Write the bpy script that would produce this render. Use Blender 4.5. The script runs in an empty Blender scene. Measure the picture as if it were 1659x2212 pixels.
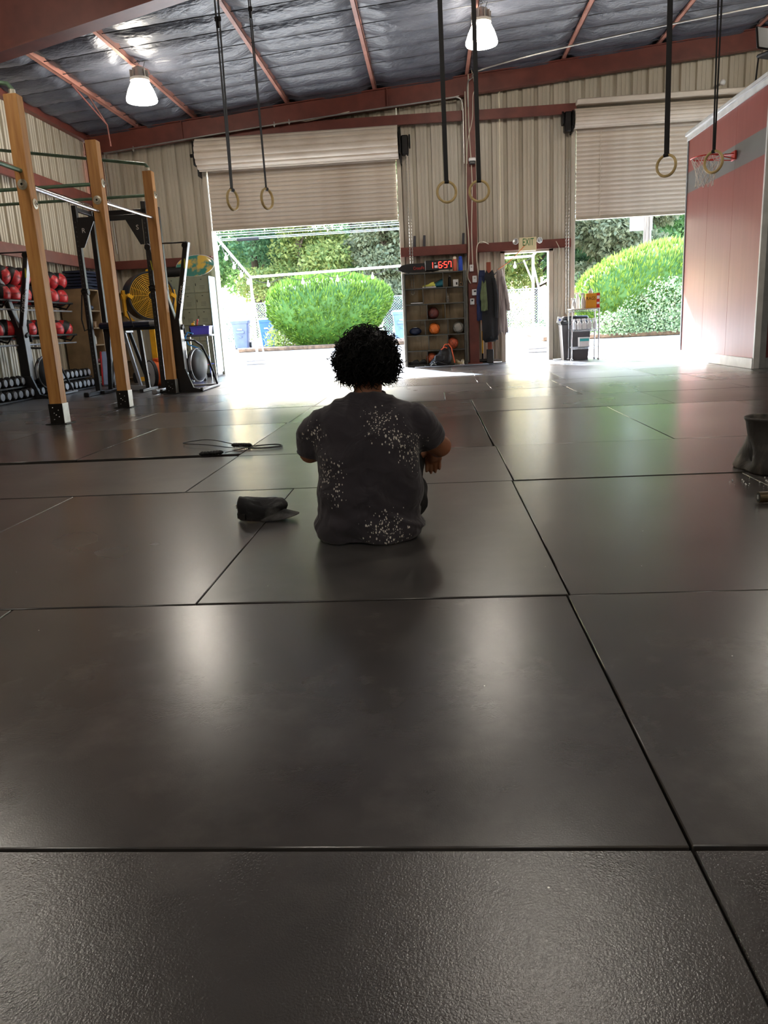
import bpy, bmesh, math, random
from mathutils import Vector, Matrix, noise
R = math.radians; PI = math.pi
random.seed(7)
S = bpy.context.scene
COL = S.collection

# ------------------------------------------------------------------ camera
CAM_H = 0.855
def camera_matrix(pitch, roll, yaw):
    B = Matrix(((1, 0, 0), (0, 0, 1), (0, -1, 0)))
    c, s = math.cos(yaw), math.sin(yaw); Rz = Matrix(((c, -s, 0), (s, c, 0), (0, 0, 1)))
    c, s = math.cos(pitch), math.sin(pitch); Rx = Matrix(((1, 0, 0), (0, c, -s), (0, s, c)))
    c, s = math.cos(roll), math.sin(roll); Rr = Matrix(((c, -s, 0), (s, c, 0), (0, 0, 1)))
    return (Rr @ Rx @ B @ Rz).transposed()
cd = bpy.data.cameras.new('camera'); cam = bpy.data.objects.new('camera', cd); COL.objects.link(cam)
cd.sensor_fit = 'VERTICAL'; cd.sensor_height = 24.0; cd.lens = 24.0 * 1662.0 / 2212.0
cd.clip_start = 0.05; cd.clip_end = 300
cam.matrix_world = Matrix.Translation((0, 0, CAM_H)) @ camera_matrix(R(13.55), R(2.93), R(-4.23)).to_4x4()
S.camera = cam

# ------------------------------------------------------------------ world, sun, exposure
S.view_settings.view_transform = 'Standard'
S.view_settings.look = 'None'
S.view_settings.gamma = 1.0
S.view_settings.use_curve_mapping = False
S.view_settings.exposure = 0.72
SUN_DIR = Vector((0.38, -1.0, -0.77)).normalized()       # the way the sunlight travels
wd = bpy.data.worlds.new('sky'); S.world = wd; wd.use_nodes = True
wn = wd.node_tree.nodes; bg = wn['Background']
sky = wn.new('ShaderNodeTexSky'); sky.sky_type = 'NISHITA'; sky.sun_disc = False
sky.sun_elevation = math.asin(-SUN_DIR.z); sky.sun_rotation = math.atan2(-SUN_DIR.x, -SUN_DIR.y)
sky.air_density = 1.2; sky.dust_density = 2.5
wd.node_tree.links.new(sky.outputs[0], bg.inputs[0]); bg.inputs[1].default_value = 2.0
sl = bpy.data.lights.new('sun', 'SUN'); sl.energy = 36.0; sl.angle = R(0.6); sl.color = (.70, .84, 1.0)
so = bpy.data.objects.new('sun', sl); COL.objects.link(so)
so.rotation_euler = SUN_DIR.to_track_quat('-Z', 'Y').to_euler(); so.location = (-30, 40, 30)

LAMP_EMIT = 38.0

# ------------------------------------------------------------------ helpers
def lin(c):
    c = c / 255.0
    return c / 12.92 if c <= .04045 else ((c + .055) / 1.055) ** 2.4
def C(r, g, b): return (lin(r), lin(g), lin(b), 1)
MATS = {}
def M(name, col, rough=.5, metal=0., var=0., vscale=6., stretch=(1, 1, 1), bump=0., bscale=60., bdist=.01, spec=.5,
      col2=None, lo=.35, hi=.65, rvar=0., coat=0., sheen=0., trans=0.):
    """procedural principled material; col2 gives a second tone mixed in by noise"""
    m = bpy.data.materials.new(name); m.use_nodes = True
    nt = m.node_tree; N = nt.nodes; L = nt.links; P = N['Principled BSDF']
    P.inputs['Base Color'].default_value = col; P.inputs['Roughness'].default_value = rough
    P.inputs['Metallic'].default_value = metal; P.inputs['Specular IOR Level'].default_value = spec
    P.inputs['Coat Weight'].default_value = coat
    if sheen: P.inputs['Sheen Weight'].default_value = sheen
    if trans: P.inputs['Transmission Weight'].default_value = trans
    tc = N.new('ShaderNodeTexCoord'); mp = N.new('ShaderNodeMapping'); mp.inputs['Scale'].default_value = stretch
    L.new(tc.outputs['Object'], mp.inputs['Vector'])
    if var or col2 or rvar:
        nz = N.new('ShaderNodeTexNoise'); nz.inputs['Scale'].default_value = vscale; nz.inputs['Detail'].default_value = 6
        L.new(mp.outputs[0], nz.inputs['Vector'])
        cr = N.new('ShaderNodeValToRGB'); L.new(nz.outputs['Fac'], cr.inputs[0])
        a = tuple(max(0, x * (1 - var)) for x in col[:3]) + (1,); b = tuple(min(1, x * (1 + var)) for x in col[:3]) + (1,)
        if col2: a, b = col, col2
        cr.color_ramp.elements[0].position = lo; cr.color_ramp.elements[1].position = hi
        cr.color_ramp.elements[0].color = a; cr.color_ramp.elements[1].color = b
        L.new(cr.outputs[0], P.inputs['Base Color'])
        if rvar:
            mr = N.new('ShaderNodeMapRange'); mr.inputs[1].default_value = .3; mr.inputs[2].default_value = .7
            mr.inputs[3].default_value = rough - rvar; mr.inputs[4].default_value = rough + rvar
            L.new(nz.outputs['Fac'], mr.inputs[0]); L.new(mr.outputs[0], P.inputs['Roughness'])
    if bump:
        n2 = N.new('ShaderNodeTexNoise'); n2.inputs['Scale'].default_value = bscale; n2.inputs['Detail'].default_value = 4
        L.new(mp.outputs[0], n2.inputs['Vector'])
        bp = N.new('ShaderNodeBump'); bp.inputs['Strength'].default_value = bump; bp.inputs['Distance'].default_value = bdist
        L.new(n2.outputs['Fac'], bp.inputs['Height']); L.new(bp.outputs[0], P.inputs['Normal'])
    MATS[name] = m
    return m
def emit(name, col, strength):
    m = bpy.data.materials.new(name); m.use_nodes = True; P = m.node_tree.nodes['Principled BSDF']
    P.inputs['Base Color'].default_value = col; P.inputs['Emission Color'].default_value = col
    P.inputs['Emission Strength'].default_value = strength
    return m

class MB:
    """collects shapes, builds ONE mesh object"""
    def __init__(s): s.v = []; s.f = []; s.mi = []; s.m = 0
    def add(s, vs, fs):
        o = len(s.v); s.v += [tuple(v) for v in vs]
        for f in fs: s.f.append(tuple(i + o for i in f)); s.mi.append(s.m)
        return s
    def box(s, c, d, rot=None, b=0.):
        hx, hy, hz = d[0] / 2, d[1] / 2, d[2] / 2; c = Vector(c)
        if b <= 0:
            vs = [Vector((x, y, z)) for x in (-hx, hx) for y in (-hy, hy) for z in (-hz, hz)]
            fs = [(0, 1, 3, 2), (4, 6, 7, 5), (0, 4, 5, 1), (2, 3, 7, 6), (0, 2, 6, 4), (1, 5, 7, 3)]
        else:
            b = min(b, hx * .9, hy * .9, hz * .9); vs = []; idx = {}
            for sx in (-1, 1):
                for sy in (-1, 1):
                    for sz in (-1, 1):
                        for k in range(3):
                            p = [sx * (hx - b), sy * (hy - b), sz * (hz - b)]
                            p[k] = (sx, sy, sz)[k] * (hx, hy, hz)[k]
                            idx[(sx, sy, sz, k)] = len(vs); vs.append(Vector(p))
            fs = []
            q = lambda *a: fs.append(tuple(idx[i] for i in a))
            for g in (-1, 1):
                w = [(-1, -1), (1, -1), (1, 1), (-1, 1)]
                q(*[(g, a, e, 0) for a, e in w]); q(*[(a, g, e, 1) for a, e in w]); q(*[(a, e, g, 2) for a, e in w])
            for a in (-1, 1):
                for e in (-1, 1):
                    q((-1, a, e, 1), (1, a, e, 1), (1, a, e, 2), (-1, a, e, 2))
                    q((a, -1, e, 0), (a, 1, e, 0), (a, 1, e, 2), (a, -1, e, 2))
                    q((a, e, -1, 0), (a, e, 1, 0), (a, e, 1, 1), (a, e, -1, 1))
                    for g in (-1, 1): q((a, e, g, 0), (a, e, g, 1), (a, e, g, 2))
        if rot is not None: vs = [rot @ v for v in vs]
        return s.add([v + c for v in vs], fs)
    def bar(s, a, e, w, h, up=(0, 0, 1), b=0.):
        """box beam from a to e"""
        a, e = Vector(a), Vector(e); y = (e - a); n = y.length; y.normalize()
        x = y.cross(Vector(up))
        if x.length < 1e-4: x = y.cross(Vector((1, 0, 0)))
        x.normalize(); z = x.cross(y)
        return s.box((a + e) / 2, (w, n, h), Matrix((x, y, z)).transposed(), b)
    def tube(s, pts, r, n=8, closed=False, cap=True, sx=1.):
        pts = [Vector(p) for p in pts]; k = len(pts)
        rs = r if isinstance(r, (list, tuple)) else [r] * k
        T = []
        for i in range(k):
            if closed: t = pts[(i + 1) % k] - pts[i - 1]
            else: t = pts[min(i + 1, k - 1)] - pts[max(i - 1, 0)]
            T.append(t.normalized() if t.length > 1e-9 else Vector((0, 0, 1)))
        u = T[0].orthogonal().normalized(); vs = []
        if abs(T[0].z) < .9: u = T[0].cross(Vector((0, 0, 1))).normalized()
        for i in range(k):
            u = (u - T[i] * u.dot(T[i]));
            u = u.normalized() if u.length > 1e-6 else T[i].orthogonal().normalized()
            w = T[i].cross(u)
            for j in range(n):
                a = 2 * PI * j / n; vs.append(pts[i] + (u * math.cos(a) * sx + w * math.sin(a)) * rs[i])
        fs = []
        for i in range(k if closed else k - 1):
            for j in range(n):
                a, b2 = i * n, ((i + 1) % k) * n
                fs.append((a + j, a + (j + 1) % n, b2 + (j + 1) % n, b2 + j))
        if cap and not closed: fs.append(tuple(range(n))[::-1]); fs.append(tuple(range((k - 1) * n, k * n)))
        return s.add(vs, fs)
    def lathe(s, prof, n=24, o=(0, 0, 0), axis=(0, 0, 1), cap=True):
        ax = Vector(axis).normalized(); q = Vector((0, 0, 1)).rotation_difference(ax).to_matrix(); o = Vector(o); vs = []
        for r, z in prof:
            for j in range(n):
                a = 2 * PI * j / n; vs.append(o + q @ Vector((r * math.cos(a), r * math.sin(a), z)))
        fs = []
        for i in range(len(prof) - 1):
            for j in range(n): fs.append((i * n + j, i * n + (j + 1) % n, (i + 1) * n + (j + 1) % n, (i + 1) * n + j))
        if cap: fs.append(tuple(range(n))[::-1]); fs.append(tuple(range((len(prof) - 1) * n, len(prof) * n)))
        return s.add(vs, fs)
    def cyl(s, a, e, r, n=16, r2=None):
        a, e = Vector(a), Vector(e); d = e - a
        return s.lathe([(r, 0), (r if r2 is None else r2, d.length)], n, a, d)
    def sphere(s, c, r, seg=20, rings=12):
        r = r if isinstance(r, (list, tuple)) else (r, r, r); c = Vector(c)
        vs = [c + Vector((0, 0, -r[2]))]; fs = []
        for i in range(1, rings):
            t = -PI / 2 + PI * i / rings
            for j in range(seg):
                a = 2 * PI * j / seg
                vs.append(c + Vector((r[0] * math.cos(t) * math.cos(a), r[1] * math.cos(t) * math.sin(a), r[2] * math.sin(t))))
        vs.append(c + Vector((0, 0, r[2]))); e = len(vs) - 1
        for j in range(seg): fs.append((0, 1 + (j + 1) % seg, 1 + j)); fs.append((e, e - seg + j, e - seg + (j + 1) % seg))
        for i in range(rings - 2):
            for j in range(seg):
                a = 1 + i * seg; fs.append((a + j, a + (j + 1) % seg, a + seg + (j + 1) % seg, a + seg + j))
        return s.add(vs, fs)
    def loft(s, secs, cap=True):
        n = len(secs[0]); vs = [p for q in secs for p in q]; fs = []
        for i in range(len(secs) - 1):
            for j in range(n): fs.append((i * n + j, i * n + (j + 1) % n, (i + 1) * n + (j + 1) % n, (i + 1) * n + j))
        if cap: fs.append(tuple(range(n))[::-1]); fs.append(tuple(range((len(secs) - 1) * n, len(secs) * n)))
        return s.add(vs, fs)
    def prism(s, poly, d0, d1, plane='xz'):
        def p3(a, e, d): return {'xz': (a, d, e), 'yz': (d, a, e), 'xy': (a, e, d)}[plane]
        n = len(poly); vs = [p3(a, e, d0) for a, e in poly] + [p3(a, e, d1) for a, e in poly]
        fs = [tuple(range(n))[::-1], tuple(range(n, 2 * n))] + [(i, (i + 1) % n, n + (i + 1) % n, n + i) for i in range(n)]
        return s.add(vs, fs)
    def mesh(s, name, mats, smooth=True, angle=38):
        me = bpy.data.meshes.new(name); me.from_pydata(s.v, [], s.f)
        for m in (mats if isinstance(mats, (list, tuple)) else [mats]): me.materials.append(m)
        for p, i in zip(me.polygons, s.mi): p.material_index = i
        bm = bmesh.new(); bm.from_mesh(me); bmesh.ops.recalc_face_normals(bm, faces=bm.faces); bm.to_mesh(me); bm.free()
        if smooth:
            me.polygons.foreach_set('use_smooth', [True] * len(me.polygons)); me.set_sharp_from_angle(angle=R(angle))
        me.update(); return me
    def build(s, name, mats, parent=None, loc=(0, 0, 0), rot=(0, 0, 0), smooth=True, angle=38):
        return obj(name, s.mesh(name, mats, smooth, angle), parent, loc, rot)
def obj(name, me, parent=None, loc=(0, 0, 0), rot=(0, 0, 0)):
    o = bpy.data.objects.new(name, me); COL.objects.link(o); o.location = loc; o.rotation_euler = rot
    if parent is not None: o.parent = parent
    return o
def tag(o, label=None, cat=None, group=None, kind=None):
    if label: o['label'] = label
    if cat: o['category'] = cat
    if group: o['group'] = group
    if kind: o['kind'] = kind
    return o
def thing(name, label, cat, loc=(0, 0, 0), rz=0, group=None):
    o = bpy.data.objects.new(name, None); COL.objects.link(o); o.location = loc; o.rotation_euler = (0, 0, rz)
    o.empty_display_size = .1
    return tag(o, label, cat, group)
def struct(name, loc=(0, 0, 0)):
    o = bpy.data.objects.new(name, None); COL.objects.link(o); o.location = loc; o['kind'] = 'structure'; return o
def dup(root, loc, rot=(0, 0, 0), label=None, group=None, scale=None):
    r = root.copy(); COL.objects.link(r); r.location = loc; r.rotation_euler = rot
    if label: r['label'] = label
    if group: r['group'] = group
    if scale: r.scale = scale
    for ch in list(root.children):
        c = ch.copy(); COL.objects.link(c); c.parent = r
        for g in list(ch.children):
            d = g.copy(); COL.objects.link(d); d.parent = c
    return r
def text_mesh(name, txt, size, depth, mat, align='CENTER', fit=None):
    cu = bpy.data.curves.new(name, 'FONT'); cu.body = txt; cu.size = size; cu.extrude = depth
    cu.align_x = align; cu.align_y = 'CENTER'; cu.resolution_u = 3
    t = bpy.data.objects.new(name, cu); COL.objects.link(t)
    dg = bpy.context.evaluated_depsgraph_get(); dg.update()
    me = bpy.data.meshes.new_from_object(t.evaluated_get(dg)); bpy.data.objects.remove(t)
    me.materials.clear(); me.materials.append(mat)
    if fit and len(me.vertices):
        xs = [v.co.x for v in me.vertices]; w = max(xs) - min(xs)
        if w > 1e-6:
            for v in me.vertices: v.co.x *= fit / w
    return me
def remesh(mb, voxel, smooth_it=4):
    """voxel union of the collected shapes as one continuous surface"""
    me = mb.mesh('tmp', [], smooth=False); o = obj('tmp', me)
    md = o.modifiers.new('r', 'REMESH'); md.mode = 'VOXEL'; md.voxel_size = voxel
    ms = o.modifiers.new('s', 'SMOOTH'); ms.iterations = smooth_it; ms.factor = .5
    dg = bpy.context.evaluated_depsgraph_get(); dg.update()
    out = bpy.data.meshes.new_from_object(o.evaluated_get(dg)); bpy.data.objects.remove(o)
    return out
def nz(x, y=0., z=0.): return noise.noise(Vector((x, y, z)))
def rotm(ax, a): return Matrix.Rotation(a, 3, ax)

# ------------------------------------------------------------------ materials of the building
def siding_material():
    m = M('siding_cream', C(200, 192, 174), .4, 0, col2=C(180, 170, 150), vscale=.9, stretch=(1, 1, .5), lo=.4, hi=.75)
    return m
SIDING = siding_material()
SLATM = M('slat_beige', C(216, 205, 190), .42, 0, col2=C(194, 180, 163), vscale=3, stretch=(.6, 1, 1), lo=.4, hi=.75)
REDST = M('red_oxide_steel', C(120, 62, 50), .5, 0, col2=C(94, 46, 38), vscale=3.5, lo=.35, hi=.75)
PURL = M('purlin_primer', C(180, 126, 110), .5, 0, col2=C(146, 98, 84), vscale=3, lo=.3, hi=.7)
FABRIC = M('insulation_vinyl', C(88, 90, 98), .36, 0, col2=C(66, 69, 78), vscale=2, bump=.55, bscale=9, bdist=.035, stretch=(1, 2.2, 1), spec=.45)
STRAPM = M('strap_white', C(60, 60, 62), .4, 0, var=.4, vscale=1.5)
CONC = M('concrete', C(176, 172, 166), .9, 0, col2=C(150, 147, 142), vscale=1.2, bump=.2, bscale=40)
SLAB = M('slab_dark', C(28, 27, 26), .9, var=.2)
def rubber_material(name='rubber_worn', r0=.19, r1=.27, bs=.16, bd=.0010, gs=300):
    m = bpy.data.materials.new(name); m.use_nodes = True; nt = m.node_tree; N = nt.nodes; L = nt.links; P = N['Principled BSDF']
    geo = N.new('ShaderNodeNewGeometry'); oi = N.new('ShaderNodeObjectInfo')
    n1 = N.new('ShaderNodeTexNoise'); n1.inputs['Scale'].default_value = 1.7; n1.inputs['Detail'].default_value = 3; n1.inputs['Roughness'].default_value = .62
    n2 = N.new('ShaderNodeTexNoise'); n2.inputs['Scale'].default_value = gs; n2.inputs['Detail'].default_value = 3
    n3 = N.new('ShaderNodeTexNoise'); n3.inputs['Scale'].default_value = 5.5; n3.inputs['Detail'].default_value = 6; n3.inputs['Roughness'].default_value = .6
    n4 = N.new('ShaderNodeTexNoise'); n4.inputs['Scale'].default_value = .8; n4.inputs['Detail'].default_value = 3
    vo = N.new('ShaderNodeTexVoronoi'); vo.inputs['Scale'].default_value = 9
    for n in (n1, n2, n3, n4, vo): L.new(geo.outputs['Position'], n.inputs['Vector'])
    cr = N.new('ShaderNodeValToRGB'); L.new(n1.outputs['Fac'], cr.inputs[0])
    cr.color_ramp.elements[0].position = .3; cr.color_ramp.elements[0].color = C(52, 49, 48)
    cr.color_ramp.elements[1].position = .75; cr.color_ramp.elements[1].color = C(84, 80, 77)
    # chalk smudges
    ch = N.new('ShaderNodeMapRange'); ch.inputs[1].default_value = .5; ch.inputs[2].default_value = .9; L.new(n3.outputs['Fac'], ch.inputs[0])
    chm = N.new('ShaderNodeMath'); chm.operation = 'MULTIPLY'; chm.inputs[1].default_value = .16; L.new(ch.outputs[0], chm.inputs[0])
    mx = N.new('ShaderNodeMix'); mx.data_type = 'RGBA'; L.new(chm.outputs[0], mx.inputs[0]); L.new(cr.outputs[0], mx.inputs[6]); mx.inputs[7].default_value = C(150, 145, 138)
    # small pale crumbs
    vl = N.new('ShaderNodeMath'); vl.operation = 'LESS_THAN'; vl.inputs[1].default_value = .018; L.new(vo.outputs['Distance'], vl.inputs[0])
    mx2 = N.new('ShaderNodeMix'); mx2.data_type = 'RGBA'; L.new(vl.outputs[0], mx2.inputs[0]); L.new(mx.outputs[2], mx2.inputs[6]); mx2.inputs[7].default_value = C(190, 185, 175)
    L.new(mx2.outputs[2], P.inputs['Base Color'])
    # gloss: worn areas are smoother
    mr = N.new('ShaderNodeMapRange'); mr.inputs[1].default_value = 0; mr.inputs[2].default_value = 1; mr.inputs[3].default_value = r0; mr.inputs[4].default_value = r1
    L.new(n4.outputs['Fac'], mr.inputs[0])
    ad = N.new('ShaderNodeMath'); ad.operation = 'MULTIPLY_ADD'; ad.inputs[1].default_value = .08; L.new(oi.outputs['Random'], ad.inputs[0]); L.new(mr.outputs[0], ad.inputs[2])
    L.new(ad.outputs[0], P.inputs['Roughness'])
    P.inputs['Specular IOR Level'].default_value = .9
    b1 = N.new('ShaderNodeBump'); b1.inputs['Strength'].default_value = bs; b1.inputs['Distance'].default_value = bd; L.new(n2.outputs['Fac'], b1.inputs['Height'])
    b2 = N.new('ShaderNodeBump'); b2.inputs['Strength'].default_value = .06; b2.inputs['Distance'].default_value = .002; L.new(n3.outputs['Fac'], b2.inputs['Height'])
    L.new(b1.outputs[0], P.inputs['Normal'])
    return m
RUBBER = rubber_material(); RUBBER2 = rubber_material('rubber_grainy', .14, .22, .38, .0016, 290)

# ------------------------------------------------------------------ the setting
WX0, WX1, WY0, WY1 = -7.0, 9.0, -7.0, 16.85
def roof_z(x): return 5.45 + .078 * x
# floor: dark slab with rubber mats laid on it, mat tops at z = 0
fl = MB(); fl.box(((WX0 + WX1) / 2, (WY0 + WY1) / 2 + .1, -.07), (WX1 - WX0 + .4, WY1 - WY0 + .6, .09))
floor = tag(fl.build('floor', SLAB), kind='structure')
mats_xy = []
def row(y0, y1, xs): mats_xy.extend((xs[i], xs[i + 1], y0, y1) for i in range(len(xs) - 1))
crossx = [-6.95, -5.09, -3.26, -1.43, .395, 2.22, 4.05, 5.88, 7.7, 8.95]
row(-.10, 1.122, crossx); row(1.128, 2.338, crossx)
row(-1.93, -.105, [-6.95, -5.7, -4.48, -3.26, -2.04, -.82, .395, 1.62, 2.84, 4.06, 5.28, 6.5, 7.7, 8.95])
row(2.342, 4.168, [-6.95, -5.73, -4.51, -3.29, -2.075, -.808, .403, 1.62, 2.84, 4.06, 5.28, 6.5, 7.7, 8.95])
row(4.182, 5.408, [-6.95, -5.09, -3.26, -1.432, .412, 2.24, 4.07, 5.9, 7.7, 8.95])
row(5.53, 7.345, [-6.95, -6.36, -5.14, -3.92, -2.70, -1.44]); row(5.412, 7.345, [-1.436, -.22, .396])
row(5.412, 7.58, [.402, 1.64, 2.86, 4.08, 5.3, 6.5, 7.7, 8.95])
row(7.35, 8.855, [-6.95, -5.09, -3.26, -1.42, .396]); row(7.586, 8.86, [.402, 2.29, 4.12, 5.95, 7.7, 8.95])
row(8.862, 9.98, [-6.95, -5.8, -3.97, -2.79, -1.40, .11, 1.655, 3.48, 5.3, 7.1, 8.95])
row(9.986, 11.2, [-6.95, -6.3, -4.48, -2.66, -1.17, .73, 1.64, 3.47, 5.3, 7.1, 8.95])
row(11.206, 12.66, [-6.95, -5.5, -4.3, -3.05, -1.83, -.6, .62, 1.86, 3.1, 4.5, 5.8, 7.4, 8.95])
row(12.666, 14.5, [-6.95, -5.2, -3.98, -2.76, -1.54, -.32, .65, 1.87, 3.1, 4.5, 5.8, 7.4, 8.95])
row(14.506, 15.7, [-6.95, -5.1, -3.3, -1.5, .32, 1.74, 3.56, 5.4, 7.2, 8.95])
row(15.706, 16.78, [-6.95, -5.6, -3.8, -2.0, -.2, 1.74, 3.4, 5.2, 7.1, 8.95])
for (x0, x1, y0, y1) in mats_xy:
    th = .02; g = random.uniform(.0018, .0032); dz = random.uniform(-.0028, 0)
    b = MB(); b.box(((x0 + x1) / 2, (y0 + y1) / 2, -.011 + dz), (x1 - x0 - g * 2, y1 - y0 - g * 2, .022), b=.0025)
    b.build('rubber_mat', RUBBER2 if y1 < 1.2 else RUBBER, floor)
# side/back walls of ribbed siding, sheet by sheet
def sheet(axis, u0, u1, zb, ztop, pos, sgn, parent, mat=SIDING, name='siding_panel'):
    """one ribbed steel sheet along u; grooves recede outwards (sgn = outward direction)"""
    prof = []; u = u0; pitch = .305
    k0 = math.floor(u0 / pitch)
    pts = []
    for k in range(k0 - 1, int(u1 / pitch) + 2):
        o = k * pitch
        pts += [(o, 0), (o + .014, .068), (o + .074, .068), (o + .088, 0), (o + .145, 0), (o + .15, .012), (o + .172, .012), (o + .177, 0), (o + .22, 0), (o + .225, .012), (o + .247, .012), (o + .252, 0)]
    def dep(t):
        for a, e in zip(pts, pts[1:]):
            if a[0] <= t <= e[0]: return a[1] + (e[1] - a[1]) * (t - a[0]) / max(1e-9, e[0] - a[0])
        return 0
    us = [(u0, dep(u0))] + [p for p in pts if u0 + 1e-4 < p[0] < u1 - 1e-4] + [(u1, dep(u1))]
    vs = []; fs = []
    for (t, d) in us:
        for z in (zb(t) if callable(zb) else zb, ztop(t) if callable(ztop) else ztop):
            q = pos + sgn * d
            vs.append((t, q, z) if axis == 'x' else (q, t, z))
    n = len(us)
    for i in range(n - 1): fs.append((2 * i, 2 * i + 2, 2 * i + 3, 2 * i + 1))
    m = MB(); m.add(vs, fs); return m.build(name, mat, parent, angle=15)
def run(axis, u0, u1, zb, zt, pos, sgn, parent, w=.915):
    n = max(1, round((u1 - u0) / w)); st = (u1 - u0) / n
    for i in range(n): sheet(axis, u0 + i * st, min(u1, u0 + (i + 1) * st + .02), zb, zt, pos + sgn * .002 * (i % 2), sgn, parent)
D1 = (-4.55, -.63); D2 = (1.52, 2.42); D3 = (2.95, 6.85); BY = 16.85
wb = struct('wall_back')
rz = lambda x: roof_z(x) + .25
run('x', WX0, D1[0] - .04, 0, rz, BY, 1, wb); run('x', D1[0] - .04, D1[1] + .04, 4.1, rz, BY, 1, wb)
run('x', D1[1] + .04, D2[0] - .05, 0, rz, BY, 1, wb); run('x', D2[0] - .05, D2[1] + .05, 2.24, rz, BY, 1, wb)
run('x', D2[1] + .05, D3[0] - .04, 0, rz, BY, 1, wb, .6); run('x', D3[0] - .04, D3[1] + .04, 4.42, rz, BY, 1, wb)
run('x', D3[1] + .04, WX1, 0, rz, BY, 1, wb)
wl = struct('wall_left'); run('y', WY0, BY, 0, roof_z(WX0) + .25, WX0, -1, wl)
wr = struct('wall_right'); run('y', WY0, BY, 0, roof_z(WX1) + .25, WX1, 1, wr, 1.83)
wf = struct('wall_front'); run('x', WX0, WX1, 0, rz, WY0, -1, wf, 1.83)
# girts (red horizontal rails)
def girt(name, a, e, h, parent, d=.2):
    a, e = Vector(a), Vector(e); m = MB()
    ax = (e - a).normalized(); inn = Vector((0, -1, 0)) if abs(ax.x) > .5 else Vector((1, 0, 0))
    mid = inn * (d / 2)
    m.bar(a + mid, e + mid, d, .012, (0, 0, 1))
    m.bar(a + inn * d + Vector((0, 0, -h / 2)), e + inn * d + Vector((0, 0, -h / 2)), .012, h, (0, 0, 1))
    m.bar(a + mid * 1.7 + Vector((0, 0, -h)), e + mid * 1.7 + Vector((0, 0, -h)), .06, .012, (0, 0, 1))
    return m.build(name, REDST, parent)
girt('girt', (WX0 + .2, BY, 2.46), (D1[0] - .02, BY, 2.46), .16, wb); girt('girt', (D1[1] + .02, BY, 2.40), (.74, BY, 2.40), .17, wb)
girt('girt', (.96, BY, 2.40), (D3[0] - .1, BY, 2.40), .16, wb, .16)
girt('girt', (-4.3, BY, 4.90), (.74, BY, 4.90), .17, wb); girt('girt', (.96, BY, 4.89), (D3[0] - .02, BY, 4.89), .17, wb)
girt('girt', (WX0, WY0, 2.47), (WX0, BY, 2.47), .19, wl, .18); girt('girt', (WX0, WY0, 3.74), (WX0, BY, 3.74), .19, wl, .18)
# eave strut
e = MB(); e.box((WX0 + .06, (WY0 + BY) / 2, roof_z(WX0) - .03), (.12, BY - WY0, .12)); e.build('eave_strut', REDST, wl)
# columns and rafters
def ibeam(m, a, e, w, h, t=.014, up=(0, 0, 1)):
    a, e = Vector(a), Vector(e); u = Vector(up)
    m.bar(a, e, t, h, up)
    m.bar(a + u * h / 2, e + u * h / 2, w, t, up); m.bar(a - u * h / 2, e - u * h / 2, w, t, up)
def column(x, y, ztop, w=.2, d=.3):
    m = MB(); ibeam(m, (x, y, 0), (x, y, ztop), w, d, .016, up=(0, 1, 0))
    m.box((x, y, .01), (w + .12, d + .12, .025))
    return tag(m.build('trim_1', REDST), kind='structure')
column(.85, 16.68, 5.3); column(-6.8, 16.62, 4.75, .22)
def rafter(y, pts, w=.2, name='trim_2'):
    """pts: (x, z_bottom); top follows the roof; a tapered plate girder"""
    m = MB()
    for (x0, z0), (x1, z1) in zip(pts, pts[1:]):
        t0, t1 = roof_z(x0) - .01, roof_z(x1) - .01
        m.add([(x0, y - .008, z0), (x1, y - .008, z1), (x1, y - .008, t1), (x0, y - .008, t0), (x0, y + .008, z0), (x1, y + .008, z1), (x1, y + .008, t1), (x0, y + .008, t0)],
              [(0, 1, 2, 3), (4, 7, 6, 5), (0, 4, 5, 1), (3, 2, 6, 7)])
        m.bar((x0, y, z0), (x1, y, z1), w, .016); m.bar((x0, y, t0), (x1, y, t1), w, .016)
    for x in (pts[0][0] + 2.05, pts[0][0] + 6.2):
        zb = pts[0][1]
        for (xa, za), (xb, zb_) in zip(pts, pts[1:]):
            if xa <= x <= xb: zb = za + (zb_ - za) * (x - xa) / (xb - xa)
        m.box((x, y, (zb + roof_z(x)) / 2), (.014, w * .9, roof_z(x) - zb - .02))
    return tag(m.build(name, REDST), kind='structure')
rafter(16.62, [(-6.95, roof_z(-6.95) - .36), (8.95, roof_z(8.95) - .33)], .16)
rafter(9.0, [(-6.95, 3.40), (1.4, 5.16), (8.95, roof_z(8.95) - .4)], .24)
rafter(1.4, [(-6.95, 3.40), (1.4, 5.16), (8.95, roof_z(8.95) - .4)], .24)
m = MB(); ibeam(m, (-6.82, 9.0, 0), (-6.82, 9.0, 3.45), .24, .32, .016, up=(1, 0, 0)); tag(m.build('trim_3', REDST), kind='structure')
# ceiling: roof deck with purlins, straps and puffed insulation between them
cm = MB()
cm.add([(WX0 - .2, WY0 - .2, roof_z(WX0 - .2) + .3), (WX1 + .2, WY0 - .2, roof_z(WX1 + .2) + .3), (WX1 + .2, BY + .3, roof_z(WX1 + .2) + .3), (WX0 - .2, BY + .3, roof_z(WX0 - .2) + .3),
        (WX0 - .2, WY0 - .2, roof_z(WX0 - .2) + .35), (WX1 + .2, WY0 - .2, roof_z(WX1 + .2) + .35), (WX1 + .2, BY + .3, roof_z(WX1 + .2) + .35), (WX0 - .2, BY + .3, roof_z(WX0 - .2) + .35)],
       [(0, 1, 2, 3), (4, 7, 6, 5), (0, 4, 5, 1), (1, 5, 6, 2), (2, 6, 7, 3), (3, 7, 4, 0)])
ceiling = tag(cm.build('ceiling', CONC), kind='structure')
PX = [-5.81, -4.62, -2.73, -.985, .82, 2.67, 4.455, 6.25, 8.05]
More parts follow.
